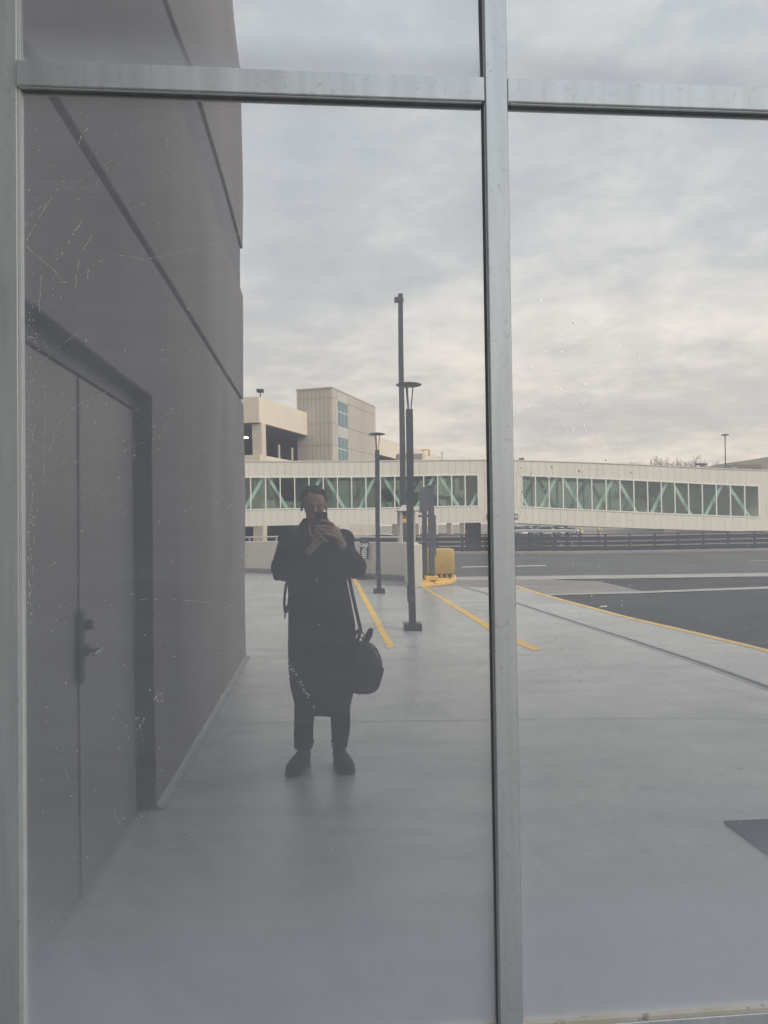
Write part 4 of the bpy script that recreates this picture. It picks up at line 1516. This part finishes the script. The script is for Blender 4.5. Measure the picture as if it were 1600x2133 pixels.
for px, dp2, lab in ((1211.5, 84, 'stubby yellow headed marker post at the end of the white shelter roof'), (1247, 86, 'stubby yellow headed marker post standing clear of the white shelter')):
    p = P(px, 1100, dp2)
    zt_ = P(px, 1098.5, dp2).z
    t = thing('yellow_marker_post', lab, 'bollard', (p.x, p.y, -1.2), 'yellow marker posts at the far lot')
    MB().tube([(p.x, p.y, -1.3), (p.x, p.y, zt_ - 0.5)], 0.06, 8).build('post', lampm, t)
    MB().lathe((p.x, p.y, zt_ - 0.5), [(0.05, 0), (0.17, 0.05), (0.19, 0.25), (0.12, 0.42), (0.03, 0.5)], 12).build('head', ybm, t)



# ================================================================== the photographer
skin = mat('skin', (0.46, 0.28, 0.21), 0.5, 0, 0.08, 12, 0.1, 90)
hairm = mat('dark_brown_hair', (0.035, 0.022, 0.016), 0.55, 0, 0.4, 30, 0.6, 120, stretch=(3, 3, 1))
coatm = mat('black_coat_cloth', (0.0085, 0.009, 0.0125), 0.8, 0, 0.25, 14, 0.08, 25, spec=0.25)
trm = mat('black_trouser_cloth', (0.0095, 0.0095, 0.012), 0.85, 0, 0.25, 20, 0.4, 60, spec=0.3)
shoem = mat('black_shoe_leather', (0.009, 0.009, 0.011), 0.65, 0, 0.2, 14, 0.2, 60)
solem = mat('shoe_sole', (0.02, 0.02, 0.022), 0.8)
bagm = mat('black_bag_leather', (0.014, 0.0135, 0.014), 0.5, 0, 0.3, 8, 0.5, 30)
strapm = mat('black_webbing', (0.013, 0.013, 0.015), 0.7, 0, 0.2, 40)
phonem = mat('phone_back', (0.012, 0.013, 0.016), 0.25)
YB = 4.97                                        # mirror depth of the body's middle


def W(px, py, dep=YB):
    return P(px, py, dep)


body = MB()
# head, a little bowed towards the phone, neck
hc = W(653.5, 1043, 4.93)
body.ball(hc, (0.077, 0.096, 0.086), None, 24, 16)
body.ball(W(654, 1058, 4.905), (0.066, 0.078, 0.070), None, 20, 14)
body.ball(W(654.5, 1071, 4.895), (0.056, 0.066, 0.060), None, 20, 14)
body.ball(W(654.5, 1080, 4.865), (0.032, 0.034, 0.028), None, 14, 10)            # chin
body.tube([W(655, 1052, 4.835), W(655.2, 1058, 4.826), W(655.5, 1065, 4.812)], [0.008, 0.010, 0.0135], 10)   # nose
for s_ in (-1, 1):
    body.ball(W(655.5 + s_ * 2.6, 1065.5, 4.824), (0.009, 0.010, 0.007), None, 10, 8)
    body.ball(W(654 + s_ * 13, 1063, 4.858), (0.022, 0.022, 0.020), None, 12, 8)       # cheeks
    body.tube([W(654 + s_ * 5, 1050.5, 4.842), W(654 + s_ * 17, 1050, 4.855)], [0.009, 0.008], 8)     # brow
    body.ball(W(653.5 + s_ * 25.5, 1057, 4.94), (0.010, 0.020, 0.032), None, 12, 8)    # ears
body.tube([W(655, 1071.5, 4.836), W(656, 1072, 4.834)], [0.014, 0.014], 8, ell=0.6)
body.tube([W(654, 1078, 4.945), W(656, 1100, 4.97), W(657, 1122, 4.98)], [0.055, 0.056, 0.075], 16)
# trunk and limbs (mostly under the clothes)
body.tube([W(657, 1135), W(660, 1200), W(663, 1290), W(666, 1360)], [0.12, 0.135, 0.125, 0.13], 18, ell=0.75)
body.tube([W(615, 1122), W(590, 1185, 4.93), W(632, 1158, 4.74)], [0.055, 0.045, 0.036], 12)
body.tube([W(706, 1120), W(739, 1182, 4.93), W(718, 1148, 4.74)], [0.055, 0.045, 0.036], 12)
for (a, b, c, d) in (((642, 1365), (636, 1450), (633, 1510), (632, 1572)), ((694, 1365), (704, 1450), (708, 1510), (708, 1572))):
    body.tube([W(*a), W(*b), W(*c, 4.98), W(*d, 5.0)], [0.085, 0.06, 0.052, 0.036], 14)
# hand at the picture's right: fingers wrapped round the back of the phone
ZS = 0.016
FG = [([(700, 1104, 4.600), (692, 1092, 4.572), (681, 1087, 4.551), (668, 1084.5, 4.552)], 0.0088),
      ([(703, 1110, 4.602), (692, 1101, 4.568), (675, 1096, 4.549), (657, 1097.5, 4.552)], 0.0092),
      ([(705, 1117, 4.604), (692, 1109, 4.567), (674, 1104.5, 4.549), (655, 1105.5, 4.552)], 0.0088),
      ([(706, 1124, 4.608), (694, 1117.5, 4.570), (679, 1113, 4.551), (664, 1113, 4.554)], 0.0078),
      ([(703, 1114, 4.635), (694, 1101, 4.612), (683, 1092, 4.598)], 0.0098),
      # supporting hand: finger up the edge of the phone, others under it
      ([(651, 1127, 4.604), (645.5, 1112, 4.588), (643.5, 1101, 4.578), (646, 1092, 4.574)], 0.0086),
      ([(655, 1130, 4.602), (653, 1118, 4.575), (659, 1112, 4.553), (668, 1116, 4.551)], 0.0088),
      ([(660, 1134, 4.604), (660, 1124, 4.574), (666, 1119.5, 4.552), (675, 1122.5, 4.551)], 0.0086),
      ([(664, 1139, 4.608), (667, 1130.5, 4.580), (674, 1127, 4.560), (681, 1129.5, 4.560)], 0.0078),
      ([(655, 1133, 4.635), (661, 1122, 4.613), (667, 1111, 4.600)], 0.0098)]
for pts, r in FG:
    n = len(pts)
    body.tube([W(p[0], p[1], p[2] + ZS) for p in pts], [r * (1.12 - 0.26 * i / (n - 1)) for i in range(n)], 10)
body.tube([W(703, 1110, 4.625 + ZS), W(706, 1120, 4.632 + ZS), W(709, 1130, 4.648 + ZS)], [0.027, 0.032, 0.027], 12, ell=0.7)
body.tube([W(709, 1130, 4.65 + ZS), W(714, 1140, 4.69), W(720, 1150, 4.74)], [0.026, 0.028, 0.034], 12)
body.tube([W(657, 1129, 4.622 + ZS), W(654, 1138, 4.632 + ZS), W(649, 1145, 4.650 + ZS)], [0.026, 0.031, 0.026], 12, ell=0.7)
body.tube([W(649, 1145, 4.65 + ZS), W(641, 1151, 4.69), W(632, 1158, 4.74)], [0.026, 0.028, 0.034], 12)
person = body.build('person', skin, None, remesh=0.0046, smooth_it=2)
tag(person, 'person in long black coat raising a phone to photograph the mirror glass', 'person')

# eyes and glasses
eyem = mat('eye_dark', (0.02, 0.016, 0.014), 0.2)
for s_ in (-1, 1):
    MB().ball(W(654.3 + s_ * 10.0, 1055.5, 4.846), (0.012, 0.008, 0.008), None, 12, 8).build('eye', eyem, person)
gm_ = mat('glasses_frame', (0.015, 0.013, 0.013), 0.3)
gl = None
for s_ in (-1, 1):
    pts = []
    for k in range(17):
        a = 2 * math.pi * k / 16
        c, sn = math.cos(a), math.sin(a)
        pts.append(W(654.5 + s_ * 10.6 + 8.0 * math.copysign(abs(c) ** 0.7, c), 1056 - 6.0 * math.copysign(abs(sn) ** 0.7, sn), 4.824 + 0.010 * abs(s_ * c * 0.5 + 0.5)))
    o = MB().tube(pts, 0.0022, 6, ends=False).build('glasses_rim', gm_, person)
    MB().tube([W(654.5 + s_ * 18.8, 1053.5, 4.832), W(653.8 + s_ * 25.5, 1054, 4.86), W(653.5 + s_ * 26, 1055, 4.95)], 0.0022, 6).build('glasses_temple', gm_, person)
MB().tube([W(651.8, 1055, 4.822), W(654.5, 1054, 4.818), W(657.2, 1055, 4.822)], 0.0022, 6).build('glasses_bridge', gm_, person)

# hair: cap of tufts over crown, sides and nape
hair = MB()
rnd = random.Random(3)
hair.ball(hc + Vector((0, -0.016, 0.012)), (0.085, 0.098, 0.088), None, 24, 16)
for k in range(240):
    th = rnd.uniform(0, 2 * math.pi)
    ph2 = rnd.uniform(0.0, 1.75)
    d = Vector((math.sin(ph2) * math.cos(th), math.sin(ph2) * math.sin(th), math.cos(ph2)))
    if d.y > 0.35 and d.z < 0.42:
        continue
    if d.y > 0.12 and d.z < 0.05:
        continue
    if d.z < -0.02 and d.y > -0.3:
        continue
    p = hc + Vector((d.x * 0.080, d.y * 0.095 - 0.008, d.z * 0.088 + 0.004))
    t = (Vector((0.35 + rnd.uniform(-.5, .5), 0.5 + rnd.uniform(-.3, .3), 0.15 + rnd.uniform(-.2, .3))) - d * d.dot(Vector((0.3, 0.5, 0.1)))).normalized()
    hair.tube([p - t * 0.012, p + d * 0.005, p + t * 0.018 + d * rnd.uniform(0.000, 0.006)], [0.007, 0.007, 0.003], 6)
hair.build('hair', hairm, person, remesh=0.0042, smooth_it=1)

# coat: body of the coat, sleeves, collar
coat = MB()
CP = [(1100, 634, 686, .075), (1106, 600, 716, .09), (1112, 590, 728, .115), (1128, 588, 732, .135), (1150, 591, 729, .145), (1180, 594, 726, .150), (1215, 598, 723, .150), (1250, 600, 730, .152),
      (1300, 598, 739, .160), (1345, 598, 742, .168), (1390, 600, 743, .172), (1430, 605, 740, .172), (1462, 611, 735, .168), (1479, 614, 731, .165), (1484, 617, 728, .158)]
rings = []
for j, (py, xl, xr, hd) in enumerate(CP):
    a, b = W(xl, py), W(xr, py)
    cx_, hw_ = (a.x + b.x) / 2, (b.x - a.x) / 2
    ring = []
    drop = (py - 1215) / 270 if py > 1215 else 0
    for k in range(64):
        th = 2 * math.pi * k / 64
        c, sn = math.cos(th), math.sin(th)
        fold = 1 + 0.035 * drop * math.sin(th * 9 + py * 0.006) + 0.012 * math.sin(th * 5 + py * 0.05)
        ez = 0.008 * math.sin(th * 4 + 1) * drop + (0.035 * (abs(c) ** 2) * drop if py > 1460 else 0)
        ring.append((cx_ + hw_ * (0.985 + 0.015 * math.sin(th * 7 + j)) * math.copysign(abs(c) ** 0.82, c), D - YB + hd * fold * math.copysign(abs(sn) ** 0.85, sn), a.z + ez))
    rings.append(ring)
coat.loft(rings[::-1])
# shoulders and sleeves
coat.ball(W(603, 1124), (0.078, 0.095, 0.062), None, 18, 12)
coat.ball(W(715, 1123), (0.076, 0.095, 0.064), None, 18, 12)
coat.tube([W(603, 1126), W(597, 1150, 4.96), W(588, 1184, 4.93)], [0.070, 0.070, 0.073], 18)
coat.tube([W(587, 1184, 4.93), W(602, 1176, 4.86), W(622, 1164, 4.79), W(637, 1154, 4.715)], [0.073, 0.068, 0.057, 0.047], 18)
coat.tube([W(718, 1125), W(722, 1150, 4.96), W(740, 1182, 4.93)], [0.064, 0.061, 0.071], 18)
coat.tube([W(742, 1181, 4.93), W(735, 1172, 4.86), W(724, 1156, 4.79), W(716.5, 1145, 4.715)], [0.072, 0.068, 0.057, 0.047], 18)
for (x_, y_, d_, r) in ((581, 1168, 4.95, .030), (578, 1202, 4.93, .030), (592, 1200, 4.9, .042), (745, 1170, 4.94, .030), (752, 1194, 4.93, .034), (738, 1195, 4.90, .040), (586, 1143, 4.96, .034), (730, 1136, 4.96, .030)):
    coat.ball(W(x_, y_, d_), r, None, 12, 8)                 # creases bunched at elbow and upper arm
coat.build('coat', coatm, person, remesh=0.0075, smooth_it=4)
# front placket, zip pull, sleeve tape
MB().tube([W(659, 1130, 4.822), W(661, 1200, 4.808), W(664, 1300, 4.796), W(668, 1400, 4.785), W(670, 1478, 4.79)], [0.010] * 5, 8, ell=0.5).build('placket', coatm, person)
MB().tube([W(659, 1204, 4.795), W(657.5, 1214, 4.792)], [0.0025, 0.004], 6).build('zip_pull', mat('bright_zip', (0.6, 0.6, 0.62), 0.25, 0.8), person)
MB().bar(W(578, 1139.5, 4.90), W(592, 1140.5, 4.885), 0.006, 0.012).build('sleeve_tape', mat('grey_tape', (0.16, 0.16, 0.18), 0.6), person)
# thick collar / scarf round the neck
sc = MB()
cc = W(657, 1101, 4.955)
for lvl, (dz, rx, ry, rr) in enumerate(((-0.030, 0.092, 0.095, 0.030), (0.006, 0.082, 0.085, 0.028), (0.034, 0.070, 0.074, 0.022))):
    pts = [cc + Vector((rx * math.cos(a), ry * math.sin(a), dz + 0.012 * math.sin(a * 2 + lvl) - 0.012 * math.sin(a))) for a in [2 * math.pi * k / 20 for k in range(21)]]
    sc.tube(pts, rr, 10, ends=False)
sc.build('scarf', mat('charcoal_scarf', (0.02, 0.02, 0.022), 0.9, 0, 0.3, 30, 0.6, 60), person, remesh=0.006, smooth_it=2)
# trousers
tr_ = MB()
tr_.tube([W(640, 1400), W(635, 1470), W(633, 1515, 4.98), W(632.5, 1557, 4.995)], [0.080, 0.068, 0.064, 0.062], 18, ends=False)
tr_.tube([W(700, 1400), W(708, 1470), W(709.5, 1510, 4.98), W(707, 1557, 4.995)], [0.080, 0.067, 0.064, 0.049], 18, ends=False)
tr_.tube([W(640, 1395), W(700, 1395)], [0.09, 0.09], 16)
for (x_, y_, r) in ((640, 1545, .05), (628, 1528, .052), (713, 1528, .05), (702, 1545, .043)):
    tr_.ball(W(x_, y_, 4.98), (r, r, r * 0.5), None, 12, 8)
tr_.build('trousers', trm, person, remesh=0.0065, smooth_it=3)


def make_shoe(heel, toe):
    h, t = Vector((heel.x, heel.y, 0)), Vector((toe.x, toe.y, 0))
    d = (t - h)
    ln = d.length
    d.normalize()
    n = Vector((-d.y, d.x, 0))

    def loft(tab, z0):
        rings = []
        for f_, wd, ht in tab:
            ring = []
            for k in range(20):
                a = 2 * math.pi * k / 20
                c, sn = math.cos(a), math.sin(a)
                q = h + d * ln * f_ + n * wd * math.copysign(abs(c) ** 0.75, c)
                ring.append((q.x, q.y, z0 + ht * (0.5 + 0.5 * math.copysign(abs(sn) ** 0.8, sn))))
            rings.append(ring)
        return MB().loft(rings)
    sh_ = loft([(0.0, .022, .060), (0.03, .034, .100), (0.14, .040, .112), (0.26, .041, .108), (0.40, .043, .092), (0.58, .050, .078), (0.76, .053, .064), (0.90, .046, .052), (0.97, .032, .040), (1.0, .014, .026)], 0.014).build('shoe', shoem, person, sub=1)
    loft([(-0.01, .024, .020), (0.04, .038, .022), (0.3, .042, .022), (0.45, .042, .018), (0.6, .053, .020), (0.78, .057, .020), (0.92, .049, .020), (0.99, .033, .020), (1.015, .014, .018)], 0.0006).build('sole', solem, sh_, sub=1)


make_shoe(P(640, 1585, 5.05), P(605, 1607, 4.775))
make_shoe(P(702, 1585, 5.05), P(728, 1609, 4.765))

# phone
ph0, ph1 = W(655.5, 1067, 4.5815), W(682.5, 1120, 4.5815)
phone = thing('mobile_phone', 'dark mobile phone held upright in both hands before the face', 'phone', ((ph0.x + ph1.x) / 2, ph0.y, ph1.z))
bx('body', (ph0.x, ph0.y - 0.0085, ph1.z), (ph1.x, ph0.y, ph0.z), phonem, phone, 0.004)
bx('screen', (ph0.x + 0.003, ph0.y - 0.0095, ph1.z + 0.003), (ph1.x - 0.003, ph0.y - 0.0086, ph0.z - 0.003), mat('phone_screen', (0.02, 0.02, 0.025), 0.1), phone)
isl_ = bx('camera_island', (ph0.x + 0.006, ph0.y + 0.0002, ph0.z - 0.026), (ph1.x - 0.006, ph0.y + 0.002, ph0.z - 0.008), mat('camera_island', (0.03, 0.03, 0.034), 0.2), phone, 0.001)
for k in range(3):
    xk = ph0.x + 0.016 + 0.016 * k
    ring0 = [(xk + 0.0055 * math.cos(2 * math.pi * q / 14), ph0.y + 0.0021, ph0.z - 0.017 + 0.0055 * math.sin(2 * math.pi * q / 14)) for q in range(14)]
    MB().loft([ring0, [(p[0], p[1] + 0.0012, p[2]) for p in ring0]], False).build('lens', car_glass, isl_)

# ================================================================== bags
bag = thing('shoulder_bag', 'bulging black holdall hanging at the hip on a long shoulder strap', 'bag', W(752, 1440, 4.93))
bc = W(752, 1388, 4.93)
rings = []
M_ = 40
for j in range(25):
    th = math.pi * j / 24
    ct, st = math.cos(th), math.sin(th)
    zz = 0.171 * math.copysign(abs(ct) ** 0.85, ct)
    rr = abs(st) ** 0.72
    ring = []
    for k in range(M_):
        a = 2 * math.pi * k / M_
        c, sn = math.cos(a), math.sin(a)
        lean = 0.012 * (-zz / 0.17)
        wr = (1 + 0.02 * math.sin(a * 6 + zz * 40) * rr) * (1 - 0.16 * max(0, zz / 0.17))
        sag = -0.006 * math.sin(a * 9) * (1 if zz < -0.13 else 0)
        ring.append((bc.x + lean + 0.131 * rr * wr * math.copysign(abs(c) ** 0.8, c), bc.y + 0.105 * rr * wr * math.copysign(abs(sn) ** 0.8, sn), bc.z + zz + sag))
    rings.append(ring)
rings[0] = [tuple(bc + Vector((0, 0, 0.171 + 0.0005)) + Vector((0.004 * math.cos(k), 0.004 * math.sin(k), 0))) for k in [2 * math.pi * q / M_ for q in range(M_)]]
rings[-1] = [tuple(bc + Vector((0, 0, -0.171)) + Vector((0.004 * math.cos(k), 0.004 * math.sin(k), 0))) for k in [2 * math.pi * q / M_ for q in range(M_)]]
bb = MB().loft(rings).build('bag_body', bagm, bag)
for yy in (-0.07, 0.07):
    pts = []
    for k in range(41):
        a = 2 * math.pi * k / 40
        pts.append(bc + Vector((0.126 * math.copysign(abs(math.cos(a)) ** 0.8, math.cos(a)), yy, 0.154 * math.copysign(abs(math.sin(a)) ** 0.8, math.sin(a)))))
    MB().tube(pts, 0.005, 6, ends=False).build('piping', bagm, bb)
MB().hexa([W(781, 1408, 4.90), W(795, 1410, 4.89), W(795, 1410, 4.98), W(781, 1408, 4.98), W(780, 1386, 4.88), W(799, 1389, 4.88), W(799, 1389, 4.99), W(780, 1386, 4.99)]).build('side_pocket', bagm, bag, 0.006)
MB().tube([W(735, 1337, 4.88), W(738, 1322, 4.87), W(745, 1312, 4.87), W(749, 1314, 4.87), W(747, 1325, 4.88), W(741, 1338, 4.89)], 0.0115, 8).build('handle', bagm, bag)
MB().tube([W(757, 1338, 4.96), W(763, 1322, 4.96), W(770, 1310, 4.96), W(774, 1310, 4.96), W(772, 1320, 4.96), W(763, 1337, 4.96)], 0.0115, 8).build('handle', bagm, bag)
sp1 = MB()
pts = [W(716, 1104, 4.99), W(718, 1112, 4.86), W(721, 1150, 4.81), W(725, 1196, 4.83), W(733, 1235, 4.86), (W(742, 1275, 4.88)), W(750, 1308, 4.90)]
sp1.tube(pts, [0.0115] * len(pts), 8, ell=0.35).build('strap', strapm, bag)
MB().tube([W(749, 1304, 4.90), W(752, 1316, 4.90)], 0.010, 8).build('strap_clip', mat('dark_metal', (0.06, 0.06, 0.065), 0.4, 0.6), bag)
MB().tube([W(753 + 4.2 * math.cos(a), 1321.5 + 5.5 * math.sin(a), 4.905) for a in [2 * math.pi * k / 14 for k in range(15)]], 0.0032, 6, ends=False).build('ring', MATS['dark_metal'], bag)
MB().tube([W(754, 1327, 4.905), W(757, 1340, 4.91)], 0.006, 8).build('tab', bagm, bag)

pack = thing('backpack', 'black backpack worn on the back with a loose strap hanging at one side', 'backpack', W(660, 1270, 5.22))
rings = []
for py, hwp, hdp in ((1118, 30, .05), (1130, 38, .085), (1170, 42, .10), (1220, 43, .11), (1255, 41, .10), (1268, 34, .07)):
    c = W(660, py, 5.215)
    rings.append([(c.x + hwp * 0.0033 * math.copysign(abs(math.cos(a)) ** 0.6, math.cos(a)), c.y + hdp * math.copysign(abs(math.sin(a)) ** 0.7, math.sin(a)), c.z) for a in [2 * math.pi * k / 28 for k in range(28)]])
MB().loft(rings[::-1]).build('pack_body', strapm, pack, sub=1)
for a, b in ((612, 606), (700, 708)):
    pts = [W(a, 1116, 5.13), W(a, 1102, 5.0), W(a, 1108, 4.87), W(b, 1135, 4.815), W(b - 1, 1180, 4.81), W(b - 3, 1215, 4.83)]
    MB().tube(pts, [0.024] * 6, 10, ell=0.4).build('shoulder_strap', strapm, pack)
MB().tube([W(601, 1210, 4.93), W(596, 1218, 4.95), W(593, 1240, 4.96), W(592, 1262, 4.97), W(594, 1272, 4.97), W(600, 1266, 4.98), W(602, 1245, 4.99)], 0.0085, 8).build('loose_strap', strapm, pack)
MB().ball(W(595.5, 1270, 4.97), (0.017, 0.012, 0.026), None, 10, 8).build('strap_buckle', strapm, pack)
MB().tube([W(594, 1274, 4.97), W(593, 1287, 4.97)], 0.005, 6).build('strap_tail', strapm, pack)

# ================================================================== marks on the glass: paint flecks and scratches
bright = mat('wet_fleck', (0.98, 0.98, 0.97), 0.10, 1.0, var=0.01)
fleck = mat('white_fleck', (0.92, 0.92, 0.90), 0.6, var=0.02)
scratch = mat('pale_scratch', (0.88, 0.88, 0.88), 0.6, var=0.03)
panes = [o for o in facade.children if o.name.startswith('glass_pane')]
rnd = random.Random(21)


def dot(mb, px, py, r, e=1.0, rot=0.0):
    c = GL(px, py, -0.0009)
    v = []
    for k in range(7):
        a = 2 * math.pi * k / 7
        dx, dz_ = r * math.cos(a), r * e * math.sin(a)
        v.append((c.x + dx * math.cos(rot) - dz_ * math.sin(rot), -0.0009, c.z + dx * math.sin(rot) + dz_ * math.cos(rot)))
    mb.add(v, [tuple(range(7))])


def ribbon(mb, pts, wd, gap=0.3):
    for (x0, y0), (x1, y1) in zip(pts[:-1], pts[1:]):
        n = max(1, int(math.hypot(x1 - x0, y1 - y0) / 9))
        for k in range(n):
            if rnd.random() < gap:
                continue
            a, b = k / n, (k + rnd.uniform(0.5, 1.0)) / n
            j = rnd.uniform(-0.8, 0.8)
            p = GL(x0 + (x1 - x0) * a + j, y0 + (y1 - y0) * a, -0.0009)
            q = GL(x0 + (x1 - x0) * b + j, y0 + (y1 - y0) * b, -0.0009)
            d = (q - p)
            s_ = Vector((-d.z, 0, d.x)).normalized() * wd * rnd.uniform(0.5, 1.2) / 2
            mb.add([p + s_, p - s_, q - s_, q + s_], [(0, 1, 2, 3)])


fr_ = MB()
fr_sky = MB()
for k in range(330):
    x_, y_ = rnd.gauss(1190, 75), rnd.gauss(930, 190)
    if not (1076 < x_ < 1590 and 240 < y_ < 1700):
        continue
    dot(fr_ if y_ > 955 else fr_sky, x_, y_, rnd.choice((0.0008, 0.001, 0.0013, 0.0013, 0.0018, 0.0024)), rnd.uniform(1, 2.2), rnd.uniform(0, 3))
for k in range(150):
    yy_ = rnd.uniform(240, 2080)
    dot(fr_ if yy_ > 955 else fr_sky, rnd.uniform(1080, 1600), yy_, rnd.choice((0.0006, 0.0009, 0.0012)), rnd.uniform(1, 2), rnd.uniform(0, 3))
dot(fr_, 1139, 2046, 0.003)
fl_ = MB()
for k in range(330):
    x_ = rnd.uniform(60, 1000) if rnd.random() < 0.4 else abs(rnd.gauss(0, 190)) + 60
    if x_ > 1000:
        continue
    yy_ = rnd.uniform(230, 2080)
    if x_ > 500 and yy_ < 960:
        continue
    dot(fl_, x_, yy_, rnd.choice((0.0006, 0.0008, 0.0011, 0.0016)), rnd.uniform(1, 2.4), rnd.uniform(0, 3))
for k in range(14):
    dot(fl_, rnd.gauss(331, 6), rnd.gauss(1450, 9), rnd.uniform(0.001, 0.0022), 2.2, 0.9)
    dot(fl_, rnd.gauss(293, 6), rnd.gauss(1515, 12), rnd.uniform(0.0008, 0.0018), 2.2, 0.3)
for k in range(46):
    f_ = rnd.random()
    dot(fl_, 600 + 55 * f_ + rnd.gauss(0, 2), 1375 + 100 * f_ + rnd.gauss(0, 2), rnd.uniform(0.0007, 0.0016), 1.5, 2.2)
for k in range(90):
    dot(fl_, 58 + abs(rnd.gauss(0, 9)), rnd.uniform(560, 1300), rnd.uniform(0.0006, 0.0016), 2, 0)
sl = MB()
for pts, wd, gap in (([(240, 530), (300, 540), (370, 528), (440, 508), (508, 482)], 0.0011, 0.1), ([(290, 1249), (340, 1248), (420, 1253), (514, 1267)], 0.0010, 0.3),
                     ([(56, 500), (80, 455), (105, 415), (135, 372)], 0.0016, 0.2), ([(52, 470), (70, 440), (105, 418)], 0.0012, 0.3), ([(158, 600), (160, 560), (172, 520), (198, 482)], 0.0022, 0.25),
                     ([(180, 598), (184, 560), (205, 545), (230, 540)], 0.0020, 0.2), ([(55, 512), (80, 535), (110, 560), (138, 592)], 0.0020, 0.3), ([(82, 660), (84, 590), (92, 550)], 0.0016, 0.35),
                     ([(110, 620), (112, 575), (118, 555)], 0.0014, 0.35), ([(140, 605), (140, 588), (122, 588)], 0.0016, 0.2), ([(128, 530), (150, 490), (172, 458)], 0.0030, 0.35),
                     ([(160, 310), (170, 280), (205, 245)], 0.0024, 0.45), ([(60, 820), (80, 760), (120, 725), (165, 690)], 0.0010, 0.3), ([(105, 915), (125, 880), (160, 845), (225, 815)], 0.0010, 0.3),
                     ([(98, 950), (112, 912), (135, 892)], 0.0014, 0.3), ([(65, 930), (72, 890), (82, 850)], 0.0014, 0.35), ([(90, 1010), (91, 960), (95, 850), (92, 800)], 0.0014, 0.4),
                     ([(170, 340), (230, 300), (310, 255)], 0.0007, 0.5), ([(330, 380), (350, 300), (380, 250)], 0.0007, 0.5), ([(130, 400), (190, 360), (240, 330)], 0.0007, 0.5), ([(385, 232), (470, 222)], 0.0008, 0.3),
                     ([(58, 1120), (70, 1010), (62, 985)], 0.0018, 0.35), ([(62, 1300), (70, 1150), (75, 1060)], 0.0012, 0.5), ([(490, 1115), (506, 1165), (512, 1200)], 0.0014, 0.4),
                     ([(893, 750), (898, 700), (905, 640)], 0.0006, 0.5), ([(135, 1600), (143, 1625)], 0.0014, 0.2), ([(232, 1670), (245, 1710), (262, 1735)], 0.0008, 0.5)):
    ribbon(sl, pts, wd, gap)
rnd2 = random.Random(5)
for k in range(60):                                # fine wiping marks
    x_, y_ = rnd2.uniform(70, 480), rnd2.uniform(230, 1100)
    a = rnd2.uniform(-1.2, -0.3)
    ln = rnd2.uniform(10, 60)
    ribbon(sl, [(x_, y_), (x_ + ln * math.cos(a) * 0.5, y_ + ln * math.sin(a) * 0.5), (x_ + ln * math.cos(a + .2), y_ + ln * math.sin(a + .2))], 0.0005, 0.4)
o_l = [o for o in panes][0]
o_r = [o for o in panes][3]
stuff(fl_.build('paint_flecks', fleck, o_l))
stuff(sl.build('scratches', scratch, o_l))
stuff(fr_.build('paint_flecks', fleck, o_r))
stuff(fr_sky.build('water_spots', bright, o_r))
